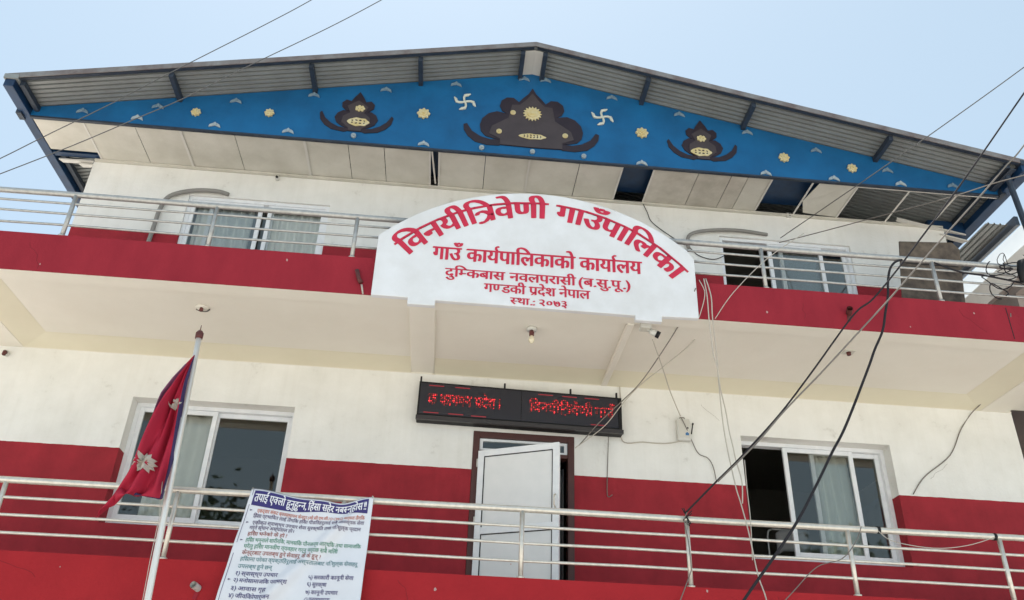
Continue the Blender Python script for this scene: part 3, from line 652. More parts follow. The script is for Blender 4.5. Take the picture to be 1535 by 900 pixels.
def strip(u0, u1, vt, vb, m, name, n=110, d=.0035):
    b = MB(); rows = 6
    b.add([bsurf(u0+(u1-u0)*i/n, vt(u0+(u1-u0)*i/n)*(1-j/rows)+vb(u0+(u1-u0)*i/n)*j/rows, d) for j in range(rows+1) for i in range(n+1)],
          [(j*(n+1)+i, (j+1)*(n+1)+i, (j+1)*(n+1)+i+1, j*(n+1)+i+1) for j in range(rows) for i in range(n)]); return b.build(name, m, ban, True)
strip(.035, .965, lambda u: .012, lambda u: .108+.014*sin(u*7), M['ink'], 'heading_strip')
strip(.018, .022, lambda u: .004, lambda u: .99, M['inkk'], 'border_line', 1)
strip(.0, 1, lambda u: .0, lambda u: .0035, mat('grey_hem', (.3, .3, .34), .6), 'hem_line', 30)
def bt(tokens, u0, u1, v, hgt, m, nib=(.012, .006), copies=2, d=.0045):
    if isinstance(tokens, str): tokens = [t for w_ in tokens.split(' ') for t in (w_, ('sp', .22))][:-1]
    lettering('printed_text', tokens, lambda u, w_, dd: bsurf(u0+(u1-u0)*u, v-hgt*w_, d+dd), m, ban, nib, copies, 1)
bt([ 'तपाईं', ('sp', .25), 'ए', ('half', 'क'), 'लो', ('sp', .25), 'हुनुहु', ('half', 'न'), 'न,', ('sp', .25), 'िहंसा', ('sp', .25), 'सहेर', ('sp', .25), 'नब', ('half', 'स'), 'नुहोस', ('sp', .2), '!', ('sp', .08), '!'], .05, .95, .088, .052, M['inkw'], (.03, .008), 3, .009)
LH = .018
rows = [
 (.10, .95, 0.159, 'inko', 'एकद्वार संकट व्यवस्थापन केन्द्र (ओ.सी.एम.सी./OCMC) मार्फत लैंगिक'),
 (.08, .95, 0.195, 'inkk', 'िहंसा प्रभािवत लाई लैंगिक हिंसा पीडितहरूलाई सबै आवश्यक सेवा'),
 (.09, .93, 0.240, 'inkk', 'एकीकृत स्वास्थ्य उपचार सेवा सुरक्षित तथा निःशुल्क प्रदान'),
 (.08, .42, 0.275, 'inkk', 'गर्ने स्थान अस्पताल हो ।'),
 (.08, .38, 0.316, 'inkr', 'हिंसा भनेको के हो ?'),
 (.08, .95, 0.356, 'inkg', 'हिंसा भन्नाले शारीरिक, मानसिक यौनजन्य आर्थिक तथा सामाजिक'),
 (.08, .78, 0.396, 'inkg', 'घरेलु हिंसा मानवीय व्यवहार गर्नु पर्दछ सबै मिली'),
 (.08, .66, 0.436, 'inkr', 'केन्द्रबाट उपलब्ध हुने सेवाहरू के के हुन् ?'),
 (.08, .95, 0.476, 'inkt', 'हिंसामा परेका व्यक्तिहरूलाई अस्पतालबाट निःशुल्क सेवाहरू'),
 (.08, .33, 0.521, 'inkt', 'उपलब्ध हुने छन्'),
 (.08, .38, 0.566, 'ink', '१) स्वास्थ्य उपचार'), (.60, .93, 0.566, 'ink', '५) सरकारी कानूनी सेवा'),
 (.08, .46, 0.610, 'ink', '२) मनोसामाजिक परामर्श'), (.60, .74, 0.610, 'ink', '६) सुरक्षा'),
 (.08, .32, 0.659, 'ink', '३) आवास गृह'), (.60, .83, 0.659, 'ink', '७) कानूनी उपचार'),
 (.08, .36, 0.704, 'ink', '४) जीविकोपार्जन'), (.60, .78, 0.704, 'ink', '८) पुनर्स्थापना'),
 (.04, .93, 0.753, 'inkr', 'तपाई पनि यदि पीडित हुनुहुन्छ भने तुरुन्त सम्पर्क राख्नुहोला'),
]
for u0, u1, v, m, t in rows: bt(t, u0, u1, v, LH*1.25, M[m])
for v in (.150, .232, .350, .600):
    b = MB(); c = [bsurf(.04, v-.010, .005), bsurf(.04, v+.001, .005), bsurf(.062, v-.004, .005), bsurf(.048, v-.0045, .005)]; b.add(c, [(0,1,3),(1,2,3),(0,3,2)]); b.build('arrow_mark', M['inkk'], ban)

for u, v, px, py in ((.01, .01, 374, 733), (.99, .01, 566, 743)):
    a = bsurf(u, v, .004); b = MB(); t0 = Vector((a.x, YL+.03, .715)); b.tube([a, a+Vector((0, -.004, .02)), t0+Vector((0, -.036, .0)), t0+Vector((0, -.01, .036)), t0+Vector((.01, .03, .02)), t0+Vector((.012, .0, -.04))], .004, 5); b.build('tie_string', M['wirew'], ban)
# ------------------------------------------------------------------ flag and pole
FY = -1.9
fp = empty('flagpole', (-2.83, FY, -3.1), 'slim polished steel flagpole rising in front of the lower left railing', 'flagpole')
def fpx(z): return -2.92-.105*(z+.33)/2.43*1.0
b = MB(); b.tube([(fpx(-3.1), FY, -3.1), (fpx(2.02), FY, 2.02)], [.030, .026], 14); b.build('pole', mat('bright_polished_steel', (.90, .86, .78), .30, .35), fp, True)
b = MB(); b.tube([(fpx(2.02), FY, 1.99), (fpx(2.02), FY, 2.02), (fpx(2.02), FY, 2.045), (fpx(2.02), FY, 2.07)], [.034, .036, .036, .02], 12); b.tube([(fpx(2.08), FY, 2.06), (fpx(2.1), FY, 2.13)], [.006, .003], 6); b.build('finial', M['rust'], fp, True)
b = MB(); b.box(fpx(-3.1)-.12, fpx(-3.1)+.12, FY-.12, FY+.12, -3.1, -3.02); bevel(b.build('base_plate', M['steel_d'], fp), .01)
hl = MB(); pts = [P(246, 690, y=FY-.02), P(239, 775, y=FY-.03), P(225, 840, y=FY-.04), P(214, 899, y=FY-.05), (-3.05, FY-.05, -1.6)]; hl.tube(pts, .003, 5); hl.build('halyard', M['wirew'], fp)
fl = empty('nepal_flag', (fpx(1.2), FY, .5), 'limp crimson double pennant flag with blue border and white sun on pole', 'flag')
# cloth outline in (x, z): hoist edge, fly edge hanging in folds
hz = [(292,533),(282,575),(272,625),(263,675),(255,715),(247,750)]            # hoist side
fz = [(291,534),(262,566),(243,592),(228,625),(205,672),(185,712),(160,745),(135,770)]
hoist = [P(x, y, y=FY-.03) for x, y in hz]; fly = [P(x, y, y=FY-.05) for x, y in fz]
def poly_at(pts, t):
    t *= len(pts)-1; i = min(int(t), len(pts)-2); return pts[i].lerp(pts[i+1], t-i)
bot = [P(x, y, y=FY-.04) for x, y in ((247,750),(236,748),(212,741),(196,738),(187,728),(183,738),(172,748),(158,758),(145,768),(135,770))]
def fsurf(u, v, d=0):
    a = poly_at(hoist, v); c = poly_at(fly, v); p = a.lerp(c, u)
    if v > .85:   # hem shape
        q = poly_at(bot, u); k = (v-.85)/.15; k = k*k; p = p.lerp(q, k)
    amp = min(1, v*2.2+.1)
    return p+Vector((0, -.075*amp*sin(u*9+v*2.5)*(.25+u*.8)-.055*amp*sin(u*21-4*v)*(.35+u)-.015*sin(u*37+9*v)*amp-.02*amp*sin(4*u+8*v)-d, 0))
def fpatch(u0, u1, v0, v1, m, name, d=0, nu=40, nv=44, th_=True):
    b = MB(); b.add([fsurf(u0(v0+(v1-v0)*j/nv)+(u1(v0+(v1-v0)*j/nv)-u0(v0+(v1-v0)*j/nv))*i/nu, v0+(v1-v0)*j/nv, d) for j in range(nv+1) for i in range(nu+1)],
        [(j*(nu+1)+i, j*(nu+1)+i+1, (j+1)*(nu+1)+i+1, (j+1)*(nu+1)+i) for j in range(nv) for i in range(nu)])
    o = b.build(name, m, fl, True)
    if th_: s_ = o.modifiers.new('thickness', 'SOLIDIFY'); s_.thickness = .002; s_.offset = 1
    return o
# borders: along hoist, hem and the upper fly
fpatch(lambda v: .02, lambda v: 1, 0, 1, M['flagred'], 'crimson_cloth')
fpatch(lambda v: .0, lambda v: .12-.04*v+.25*max(0, .3-v), 0, 1, M['flagblue'], 'blue_hoist_border', .006, 6)
fpatch(lambda v: .86+.04*v, lambda v: 1.0, .06, .55, mat('faded_violet_border', (.20, .07, .15), .8), 'blue_fly_border', .006, 6, 20)
fpatch(lambda v: .0, lambda v: .42, .965, 1.0, M['flagblue'], 'blue_hem_border', .007, 20, 4)
def star(px, py, r, n, name, sx=1.0, sy=1.0, inner=.66):
    c = P(px, py, y=FY-.14)
    k = []
    for i in range(2*n):
        rr = r if i % 2 == 0 else r*inner; a = pi*i/n; k.append((c.x+rr*cos(a)*sx, c.z+rr*sin(a)*sy))
    return k, c
# emblems follow the cloth: find (u, v) by nearest search on the surface
grid = [(u/40, v/60, fsurf(u/40, v/60)) for u in range(41) for v in range(61)]
def onflag(x, z, d):
    best = sorted(grid, key=lambda g_: (g_[2].x-x)**2+(g_[2].z-z)**2)[:4]; y = sum(g_[2].y for g_ in best)/4; return Vector((x, y-d, z))
k, c = star(214, 691, .088, 12, 'sun', inner=.72); b = MB(); n = len(k)
cc_ = onflag(c.x, c.z, .030); mid = [onflag(c.x+(x-c.x)*.5, c.z+(z-c.z)*.5, .026) for x, z in k]; rim = [onflag(x, z, .022) for x, z in k]
b.add([cc_]+mid+rim, [(0, 1+i, 1+(i+1) % n) for i in range(n)]+[(1+i, 1+n+i, 1+n+(i+1) % n, 1+(i+1) % n) for i in range(n)]); b.build('white_sun', M['flagw'], fl)
k, c = star(259, 597, .042, 8, 'moon', 1.0, 1.15); n = len(k); b = MB()
b.add([onflag(c.x, c.z, .028)]+[onflag(x, z, .022) for x, z in k], [(0, 1+i, 1+(i+1) % n) for i in range(n)])
cr = []
for i in range(9):
    a = pi+pi*i/8; cr.append((c.x+.065*cos(a)-.0, c.z+.01+.07*sin(a)))
for i in range(9):
    a = 2*pi-pi*i/8; cr.append((c.x+.065*cos(a), c.z+.01+.035*sin(a)))
o_ = [onflag(x, z, .024) for x, z in cr]; b.add(o_, [(i, i+1, 16-i, 17-i) for i in range(8)]); b.build('white_moon', M['flagw'], fl)

# ------------------------------------------------------------------ small fittings
def ceiling_lamp():
    t = empty('bare_bulb', (.13, -1.31, 2.67), 'clear light bulb in a white holder under the ceiling above the sign', 'light bulb')
    p = P(797, 497, z=2.66); x, y = p.x, p.y
    b = MB(); b.tube([(x, y, 2.699), (x, y, 2.67)], .055, 16); b.build('ceiling_rose', M['white'], t, True)
    b = MB(); b.tube([(x, y, 2.67), (x, y, 2.655), (x, y, 2.61)], [.02, .026, .026], 12); b.build('bulb_holder', M['rust'], t, True)
    b = MB(); b.tube([(x, y, 2.612), (x, y, 2.59), (x, y, 2.56), (x, y, 2.535), (x, y, 2.518)], [.014, .022, .034, .026, .008], 14); b.build('glass_envelope', M['bulbm'], t, True)
ceiling_lamp()
for px, py, lab, gr in ((303, 461, 'round ceiling hook cap with dark rim above the flagpole top', 1), (1272, 528, 'brown stained electric point in the ceiling above the right window', 2)):
    p = P(px, py, z=2.698); t = empty('ceiling_point', (p.x, p.y, 2.70), lab, 'ceiling fitting')
    if gr == 1:
        b = MB(); b.tube([(p.x+.075*cos(a), p.y+.075*sin(a), 2.692) for a in [radians(20+k*12) for k in range(12)]], .007, 6); b.build('dark_rim', M['dark'], t)
        b = MB(); b.tube([(p.x, p.y, 2.699), (p.x, p.y, 2.685)], [.068, .06], 18); b.build('cap', M['cream'], t, True)
        b = MB(); b.tube([(p.x, p.y-.01, 2.685), (p.x, p.y-.01, 2.65)], [.018, .022], 10); b.build('plug', M['rust'], t, True)
    else:
        b = MB(); b.box(p.x-.06, p.x+.06, p.y-.05, p.y+.05, 2.692, 2.6998); b.build('stained_patch', M['soffit'], t)
        b = MB(); b.tube([(p.x, p.y, 2.692), (p.x, p.y, 2.66)], [.026, .022], 10); b.build('plug', M['rust'], t, True)
p = P(8, 528, y=-.05); t = empty('wall_lamp_holder', (p.x, 0, p.z), 'small rusty lamp holder on the wall at the far left', 'lamp holder')
b = MB(); b.tube([(p.x, -.001, p.z), (p.x, -.04, p.z)], .035, 12); b.build('round_plate', M['white'], t, True)
b = MB(); b.tube([(p.x, -.04, p.z), (p.x+.01, -.08, p.z-.01), (p.x+.02, -.10, p.z-.05)], .022, 10); b.build('socket', M['rust'], t, True)
p = P(415, 266, y=-.06); t = empty('eave_lamp_holder', (p.x, 0, p.z), 'tiny white lamp holder under the soffit above the upper left window', 'lamp holder')
b = MB(); b.tube([(p.x, -.001, p.z+.01), (p.x, -.05, p.z+.01)], .028, 12); b.build('round_plate', M['white'], t, True)
b = MB(); b.tube([(p.x, -.05, p.z+.01), (p.x, -.075, p.z)], .016, 10); b.build('socket', M['dark'], t, True)
p = P(1183, 322, y=-.04); t = empty('wall_hook_box', (p.x, 0, p.z), 'small dark switch box on the wall under the missing soffit board', 'switch box')
b = MB(); b.box(p.x-.028, p.x+.03, -.04, -.001, p.z-.03, p.z+.03); b.build('box', M['white'], t); b = MB(); b.box(p.x-.005, p.x+.022, -.046, -.0405, p.z-.02, p.z+.022); b.build('box_opening', M['dark'], t)
# drain spouts
for px, py, y0, lab in ((292, 880, YL, 'pale pipe stub sticking out of the lower balcony front'), (1272, 467, YB, 'maroon painted pipe stub in the upper band on the right')):
    p = P(px, py, y=y0-.04); t = empty('drain_spout', (p.x, y0, p.z), lab, 'pipe stub')
    b = MB(); b.tube([(p.x+.02, y0-.001, p.z-.005), (p.x-.005, y0-.085, p.z+.01)], .030, 14, False); b.tube([(p.x-.005, y0-.085, p.z+.01), (p.x+.015, y0-.01, p.z-.003)], .023, 14, False)
    b.build('pipe', M['rust'] if py < 600 else M['white'], t, True)
    b = MB(); b.tube([(p.x+.015, y0-.012, p.z-.003), (p.x+.015, y0-.009, p.z-.003)], .024, 14); b.build('pipe_bore', M['dark'], t)
    b = MB(); b.prism([(p.x-.012, p.z-.09), (p.x+.02, p.z-.10), (p.x+.04, p.z-.02), (p.x+.0, p.z-.02)], y0-.006, y0-.001); b.build('mortar_dab', M['rust'] if py < 600 else M['red_band'], t)
t = empty('broken_downpipe', (-1.62, YB, 2.7), 'dark broken pipe end dripping down the maroon band left of the board', 'pipe stub')
q = [P(535, 405, y=YB-.03), P(538, 418, y=YB-.03), P(541, 424, y=YB-.03)]; b = MB(); b.tube(q, [.022, .020, .024], 10); b.build('pipe', M['rust'], t, True)
q = [P(542, 427, y=YB-.02), P(544, 441, y=YB-.008)]; b = MB(); b.tube(q, [.010, .008], 8); b.build('inner_pipe', M['wirew'], t, True)

# security camera
p = P(967, 489, z=2.64); t = empty('security_camera', (p.x, p.y, 2.64), 'white bullet security camera under the beam right of the board', 'camera')
b = MB(); b.box(p.x-.055, p.x+.055, p.y-.055, p.y+.055, 2.60, 2.6445); bevel(b.build('mount_box', M['white'], t), .006)
b = MB(); b.box(p.x-.042, p.x+.042, p.y-.042, p.y+.042, 2.594, 2.5995); b.build('mount_plate', M['soffit'], t)
a = Vector((p.x+.02, p.y, 2.60)); e = P(984, 501, z=2.555); d = (e-a).normalized()
b = MB(); b.tube([a, a.lerp(e, .35)], .012, 8); b.build('bracket', M['white'], t, True)
b = MB(); b.tube([a.lerp(e, .30), e], [.030, .034], 14); b.build('camera_body', M['white'], t, True)
b = MB(); b.tube([e-d*.004, e+d*.035], [.037, .037], 14); b.build('lens_hood', M['dark'], t, True)
# network box
p0 = P(1014, 628, y=-.05); p1 = P(1037, 662, y=-.05); bx0, bx1, bz0, bz1 = p0.x, p1.x-.01, p1.z, p0.z
t = empty('network_box', ((bx0+bx1)/2, 0, bz0), 'white wall mounted network box with a short black aerial', 'network box')
b = MB(); b.box(bx0, bx1, -.075, -.002, bz0, bz1); bevel(b.build('case', M['white'], t), .012)
b = MB(); b.box(bx0+.015, bx1-.015, -.079, -.0755, bz0+.035, bz1-.02); b.build('cover', mat('cream_plastic', (.60, .58, .52), .4), t)
b = MB(); b.prism([(bx1-.065, bz0+.06), (bx1-.025, bz0+.06), (bx1-.025, bz0+.085), (bx1-.045, bz0+.10), (bx1-.065, bz0+.085)], -.081, -.0795); b.build('blue_mark', M['blue_label'], t)
b = MB(); b.tube([(bx1+.012, -.05, bz0+.09), (bx1+.035, -.055, bz1-.06)], .007, 8); b.tube([(bx1+.034, -.055, bz1-.065), (bx1+.038, -.055, bz1-.045)], .011, 8); b.build('aerial', M['dark'], t, True)
b = MB(); b.tube([(bx0+.03, -.04, bz1-.005), (bx0+.045, -.045, bz1+.02), (bx1-.06, -.045, bz1+.02), (bx1-.045, -.04, bz1-.005)], .006, 6); b.build('carry_loop', M['wireg'], t, True)
b = MB(); b.disc((bx1-.035, bz0+.15), .010, -.082, -.0792, 10); b.build('screw_knob', M['dark'], t)

# leaning plywood sheet on the upper balcony
pl = MB(); A_ = [P(1348, 362, y=-.9), P(1427, 364, y=-.9), P(1438, 374, y=-.9), P(1449, 470, y=-.9), P(1354, 470, y=-.9)]
pl.prism([(v.x, v.z) for v in A_][::-1], -.9, -.882)
plo = pl.build('plywood_sheet', M['ply']); tag(plo, 'dark weathered plywood sheet standing behind the upper right railing', 'plywood sheet')
b = MB(); z = P(1390, 397, y=-.9).z; b.box(A_[0].x+.02, A_[1].x, -.904, -.9005, z-.006, z+.004); b.build('sheet_joint', M['dark'], plo)

# conduits beside the upper windows
def cable(name, pts, r, m, label, cat='cable', n=6, group=None, sub=6):
    """smooth tube through points (photo x, photo y, plane y) or 3-D points"""
    q = [P(p[0], p[1], y=p[2]) if isinstance(p[0], (int, float)) and abs(p[0])+abs(p[1]) > 30 else Vector(p) for p in pts]
    out = []
    for i in range(len(q)-1):
        a, b_, c_, d_ = q[max(i-1, 0)], q[i], q[i+1], q[min(i+2, len(q)-1)]
        for k in range(sub):
            t_ = k/sub; out.append(.5*((2*b_)+(c_-a)*t_+(2*a-5*b_+4*c_-d_)*t_*t_+(3*b_-a-3*c_+d_)*t_**3))
    out.append(q[-1])
    if name in ('overhead_wire', 'service_cable'): out.insert(0, out[0]+(out[0]-out[1]).normalized()*14)      # runs on to its far pole
    if 'left roof corner' in label: out.append(out[-1]+(out[-1]-out[-2]).normalized()*14)
    b = MB(); b.tube(out, r, n); o = b.build(name, M[m] if isinstance(m, str) else m, None, True)
    return tag(o, label, cat, group)
cable('conduit', [(222,365,-.05),(232,335,-.05),(240,313,-.05),(255,294,-.05),(290,286,-.05),(325,287,-.05),(343,292,-.02)], .028, 'conduit', 'thick grey conduit bending over the upper left window', 'conduit', 8)
cable('conduit', [(1032,372,-.05),(1032,355,-.05),(1045,348,-.05),(1075,345,-.05),(1110,346,-.05),(1150,352,-.02)], .024, 'conduit', 'grey conduit bending over the upper right window', 'conduit', 8)

# ------------------------------------------------------------------ overhead and wall cables
cable('overhead_wire', [(560,-55,-2.6),(467,0,-2.6),(390,41,-2.6),(256,109,-2.6),(170,154,-2.6),(64,206,-2.6),(0,238,-2.6),(-150,310,-2.6)], .0048, 'wirem', 'upper of two thin wires crossing the left roof corner', 'wire')
cable('overhead_wire', [(680,-60,-2.6),(572,0,-2.6),(490,43,-2.6),(373,99,-2.6),(279,146,-2.6),(202,179,-2.6),(110,218,-2.6),(0,261,-2.6),(-150,318,-2.6)], .0048, 'wirem', 'lower of two thin wires crossing the left roof corner', 'wire')
cable('overhead_wire', [(1640,20,-3.2),(1535,101,-3),(1396,201,-2.4),(1288,276,-1.6),(1170,357,-.05)], .0058, 'wirem', 'thin wire rising from the upper right window top across the roof', 'wire')
cable('service_cable', [(1620,20,-3.2),(1535,140,-3.0),(1479,221,-2.8),(1432,288,-2.6),(1380,358,-2.4),(1343,407,-2.25),(1308,449,-2.15),(1279,473,-2.1),(1217,558,-1.95),(1169,621,-1.85),(1112,684,-1.7),(1073,723,-1.6),(1027,770,-1.45)], .0095, 'wired', 'thicker black cable falling from upper right to the lower railing', 'cable')
cable('service_cable', [(1600,120,-3.2),(1535,218,-3.0),(1507,250,-2.9),(1473,290,-2.8),(1412,358,-2.6),(1337,444,-2.4),(1292,493,-2.3),(1232,558,-2.15),(1177,615,-2.0),(1140,658,-1.9),(1111,688,-1.8),(1076,722,-1.62)], .008, 'wireg', 'thin brown cable running just right of the thicker black cable', 'cable')
cable('overhead_wire', [(1620,240,-2.6),(1535,263,-2.3),(1487,276,-2.1),(1424,296,-1.8),(1320,324,-1.2),(1230,348,-.5),(1168,364,-.05)], .006, 'wireg', 'slack thin wire from the right roof corner to the window', 'wire')
cable('drop_pipe', [(1352,390,-1.76),(1342,393,-1.80),(1334,404,-1.84),(1331,424,-1.85),(1331,444,-1.86),(1327,470,-1.88),(1323,496,-1.9),(1311,525,-1.95),(1300,556,-2.0),(1268,638,-2.1),(1247,679,-2.15),(1221,733,-2.2),(1186,797,-2.25),(1115,900,-2.3),(1060,985,-2.35)], .0125, 'wired', 'thick dark cable arching off the upper railing and down', 'cable', 8)
cable('wall_wire', [(1043,432,-1.85),(1022,480,-1.6),(987,536,-1.0),(959,575,-.6),(932,602,-.3),(900,632,-.2),(868,668,-.1)], .006, 'wireg', 'wire slanting from the board edge to the door top', 'wire')
cable('wall_wire', [(1063,478,-1.5),(1037,514,-1.2),(993,551,-.8),(959,578,-.5),(932,607,-.3),(905,640,-.2),(862,672,-.1)], .005, 'wirew', 'pale wire crossing the right end of the electronic sign', 'wire')
cable('wall_wire', [(978,509,-1.45),(993,551,-1.0),(1005,588,-.5),(1020,624,-.06)], .006, 'wirew', 'wire hanging from the security camera to the network box', 'wire')
cable('wall_wire', [(1021,626,-.085),(1028,640,-.09),(1037,661,-.03),(1047,680,-.02),(1061,687,-.02),(1069,700,-.02),(1074,722,-.02)], .005, 'wireg', 'crooked wire running down from the network box', 'wire')
cable('wall_wire', [(1027,660,-.05),(998,665,-.02),(964,663,-.015),(933,661,-.015),(931,620,-.015),(929,580,-.015)], .006, 'wirew', 'wire running along the wall from the network box to the beam', 'wire')
cable('wall_wire', [(912,655,-.06),(911,690,-.012),(910,735,-.012),(912,745,-.012),(918,742,-.012)], .005, 'wireg', 'short wire hanging below the electronic sign', 'wire')
cable('wall_wire', [(1515,470,-1.785),(1515,513,-1.6),(1511,522,-1.4),(1490,548,-1.0),(1476,597,-.3),(1456,620,-.02),(1440,645,-.012),(1424,683,-.012),(1386,715,-.012),(1369,741,-.012)], .006, 'wireg', 'long wavy wire down the white wall at the far right', 'wire')
cable('wall_wire', [(961,300,-.04),(970,318,-.02),(978,334,-.012),(1008,356,-.012),(1030,368,-.012),(1047,383,-.012),(1071,389,-.012),(1092,380,-.012)], .005, 'wired', 'thin dark wire sagging on the wall behind the board top', 'wire')
for i, pts in enumerate((
    [(1055,418,-1.80),(1060,445,-1.83),(1063,480,-1.82),(1069,529,-1.75),(1075,551,-1.7),(1080,583,-1.6),(1088,617,-1.5),(1093,646,-1.5),(1099,671,-1.5),(1103,690,-1.5),(1112,722,-1.5),(1113,755,-1.5)],
    [(1058,418,-1.80),(1066,445,-1.84),(1068,476,-1.82),(1074,530,-1.7),(1078,580,-1.6),(1086,650,-1.5),(1102,726,-1.48),(1110,753,-1.48),(1122,797,-1.5),(1136,861,-1.52),(1149,900,-1.55),(1160,960,-1.6)],
    [(1048,420,-1.80),(1056,436,-1.83),(1055,452,-1.84),(1048,476,-1.83)],
    [(1116,690,-1.48),(1120,735,-1.48),(1125,780,-1.48),(1128,840,-1.48)],
    [(1205,350,-1.80),(1150,388,-1.83),(1100,438,-1.84),(1072,478,-1.82)])):
    cable('loose_wire', pts, .006 if i < 2 else .0045, 'wirew', ['pale wire hanging down the wall from the upper railing beside the board', 'long white wire dropping from the upper railing past the lower railing', 'short pale loop beside the right edge of the board', 'pale wire standing beside the open window frame', 'pale wire slanting across the maroon band right of the board'][i], 'wire')
cable('loose_wire', [(1030,768,-1.46),(1026,782,-1.47),(1032,812,-1.47),(1036,850,-1.47),(1034,862,-1.47),(1018,905,-1.47)], .005, 'wireg', 'dark wire wound down the railing post under the cable end', 'wire')
cable('loose_wire', [(1291,790,-1.46),(1283,812,-1.5),(1262,838,-1.5),(1225,850,-1.5),(1190,886,-1.48),(1150,930,-1.48)], .0045, 'wireg', 'thin slack wire looping below the right railing', 'wire')
cable('loose_wire', [(1490,806,-1.46),(1450,818,-1.47),(1400,822,-1.47),(1340,812,-1.47),(1316,796,-1.46)], .004, 'wirew', 'pale slack wire under the top rail at the right', 'wire')
b = MB()
for k in range(2):
    b.tube([P(1022+k*3, 762, y=-1.43), P(1036-k*2, 786+k*3, y=-1.43), P(1024, 780, y=-1.45), P(1037, 770-k*4, y=-1.45)], .005, 5)
tag(b.build('wire_knot', M['wired'], None), 'dark wire knotted round the top of the lower railing post', 'wire knot')
# clip bands on the right rail
for px, lab in ((1316, 'black tape band on the lower top rail right of the window'), (1490, 'black tape band at the far right end of the lower top rail')):
    p = P(px, 794 if px < 1400 else 803, y=YL+.03); b = MB(); b.tube([(p.x-.014, YL+.03, .712), (p.x+.014, YL+.03, .712)], .035, 12); tag(b.build('tape_band', M['dark'], None, True), lab, 'tape')
# cable tangle at the far right of the upper rail
b = MB()
for k in range(10):
    c0 = P(random.uniform(1478, 1540), random.uniform(388, 442), y=YB-.02); pts = []
    r0 = random.uniform(.05, .17); a0_ = random.uniform(0, 6)
    for i in range(14): a = a0_+i*.42; pts.append((c0.x+r0*cos(a)*1.1+.01*i, YB-.05+.05*sin(a*1.7+k), c0.z+r0*.8*sin(a)*(1-.03*i)))
    b.tube(pts, random.choice((.004, .006)), 5)
tag(b.build('cable_tangle', M['wired'], None, True), 'black tangle of cables hooked on the upper rail at the far right', 'cable tangle')
c0 = P(1528, 402, y=YB-.12); b = MB(); b.tube([(c0.x-.0, YB-.10, c0.z-.16), (c0.x+.02, YB-.12, c0.z-.04), (c0.x+.05, YB-.12, c0.z+.06), (c0.x+.14, YB-.11, c0.z+.12)], [.02, .05, .055, .03], 12)
tag(b.build('splice_case', M['dark'], None, True), 'black rounded cable splice case hanging at the right picture edge', 'splice case')
cable('rail_cable', [(1400,394,-1.79),(1440,408,-1.80),(1480,414,-1.81),(1530,424,-1.82)], .010, 'wired', 'black cable sagging under the upper rail towards the tangle', 'cable')

# chair in the room behind the lower right window
ch = empty('metal_chair', (3.05, .75, 0.0), 'grey chair with a tubular frame inside the open lower window', 'chair')
q0 = P(1151, 840, y=.5); 
b = MB(); X = P(1150, 800, y=.55).x; zt_ = P(1165, 793, y=.55).z
for dx in (0, .42):
    b.tube([(X+dx, .55, 0.01), (X+dx, .55, zt_-.10), (X+dx+.02, .56, zt_-.03), (X+dx+.07, .58, zt_)], .011, 8)
    b.tube([(X+dx, .95, 0.01), (X+dx, .95, .45), (X+dx, .55, .45)], .011, 8)
b.tube([(X+.07, .58, zt_), (X+.49, .58, zt_)], .011, 8)
b.build('tube_frame', M['steel_d'], ch, True)
b = MB(); vs = []; 
for j in range(6):
    for i in range(7): u = i/6; vs.append((X+.10+u*.40, .56-.05*sin(pi*u)*.6, zt_-.01-j*.05-(.05 if i == 0 else 0)))
b.add(vs, [(j*7+i, j*7+i+1, (j+1)*7+i+1, (j+1)*7+i) for j in range(5) for i in range(6)]); o = b.build('backrest', mat('grey_chair_cloth', (.22, .22, .22), .8), ch, True); s_ = o.modifiers.new('thickness', 'SOLIDIFY'); s_.thickness = .02
b = MB(); b.box(X-.01, X+.44, .55, .95, .452, .49); bevel(b.build('seat', M['curtain'], ch), .01)

# ------------------------------------------------------------------ neighbour on the right
nb_ = empty('neighbour_building', (9, 3, -3.1), 'neighbouring cream building with brown plaster side wall at the right edge', 'building')
b = MB(); b.box(6.95, 12, .3, 12, -3.1, 4.72); b.build('side_wall', M['neighb'], nb_)
b = MB(); b.box(6.88, 12.05, -.5, 12.05, 4.72, 5.06); b.build('parapet', M['neigh'], nb_)
b = MB(); b.box(6.93, 12.0, -.45, .29, 4.58, 4.72); b.build('canopy', M['neighb'], nb_)
b = MB(); b.box(7.6, 12, .5, 11.9, 5.062, 6.0); b.build('upper_wall', mat('neighbour_whitewash', (.84, .85, .85), .8, col2=(.76, .78, .78), scale=2, amt=.5), nb_)
lt = empty('neighbour_lean_to', (6.8, 4, 5), 'grey corrugated eave sheet just outside the right eave beam', 'roof sheet')
vs = []; fs = []; n = 0; pr_ = [(0,0),(.3,0),(.42,1),(.58,1),(.7,0)]; k = 0
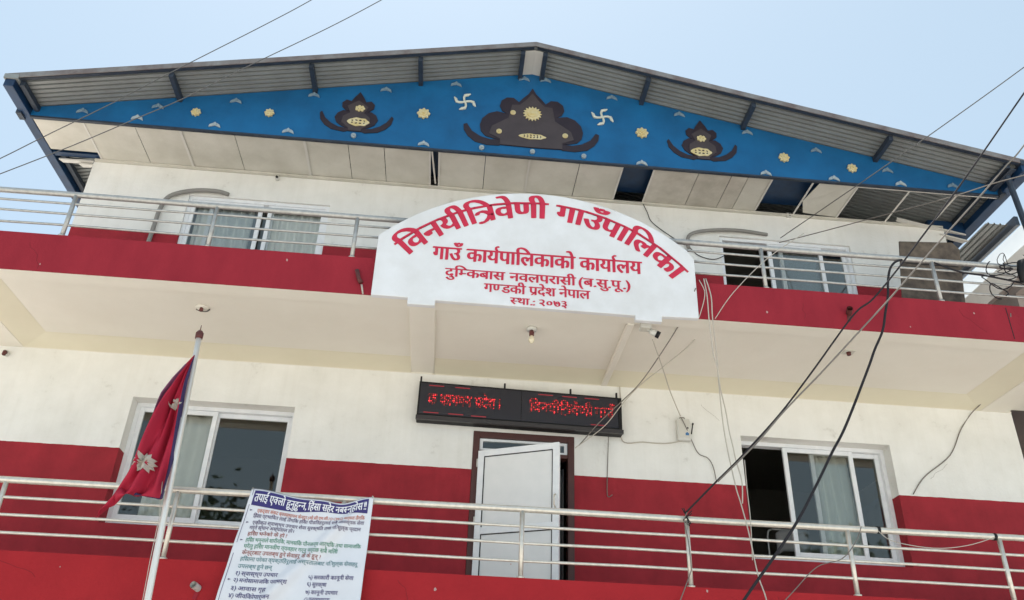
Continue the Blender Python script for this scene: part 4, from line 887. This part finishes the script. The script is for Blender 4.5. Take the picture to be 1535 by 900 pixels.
while k < 4:
    for a, h in pr_: vs += [(6.42+(k+a)*.085, -.2, 5.37+h*.022), (6.42+(k+a)*.085, 8, 5.37+h*.022)]; n += 1
    k += 1
b = MB(); b.add(vs, [(2*i, 2*i+2, 2*i+3, 2*i+1) for i in range(n-1)]); o = b.build('corrugated_sheet', M['sheet'], lt); s_ = o.modifiers.new('thickness', 'SOLIDIFY'); s_.thickness = .002
b = MB(); b.box(6.745, 6.80, -.34, 8, 5.28, 5.42); b.build('purlin', M['darksteel'], lt)
for i in range(2):
    x = 6.6+i*.2; b = MB(); b.tube([(x, 7.6, 5.1), (x, 7.6, -3.1)], .04, 8); b.build('post', M['darksteel'], lt)

# ------------------------------------------------------------------ trees across the road (seen mirrored in the window glass)
def tree(x, y, h, rad, label):
    t = empty('roadside_tree', (x, y, -3.1), label, 'tree', 'trees across the road')
    b = MB(); b.tube([(x, y, -3.1), (x+.15, y, -3.1+h*.3), (x-.1, y+.1, -3.1+h*.6)], [.28, .2, .09], 10)
    for k in range(6):
        a = k*1.05; b.tube([(x, y, -3.1+h*(.35+.05*k)), (x+rad*.5*cos(a), y+rad*.5*sin(a), -3.1+h*(.55+.06*k))], [.09, .03], 6)
    b.build('trunk', M['bark'], t, True)
    cl = [(random.gauss(0, .42)*rad, random.gauss(0, .42)*rad, h*(.45+.5*random.random())) for _ in range(22)]
    b = MB()
    for _ in range(2600):
        c = random.choice(cl); rr = rad*.28
        p = Vector((x+c[0]+random.gauss(0, rr*.55), y+c[1]+random.gauss(0, rr*.55), -3.1+c[2]+random.gauss(0, rr*.5)))
        u = Vector((random.gauss(0,1), random.gauss(0,1), random.gauss(0,.6))).normalized(); v = u.orthogonal().normalized(); s_ = random.uniform(.12, .24)
        b.add([p-u*s_, p+v*s_*.5, p+u*s_, p-v*s_*.5], [(0,1,2,3)])
    b.build('crown', M['leafm'], t)
tree(-10.5, -29, 12.5, 4.2, 'broad leafy tree mirrored in the lower left window')
tree(-17, -31, 12, 4.2, 'round tree mirrored left of the broad one')
tree(18, -30, 12.5, 4.6, 'tall tree mirrored at the right window edge')
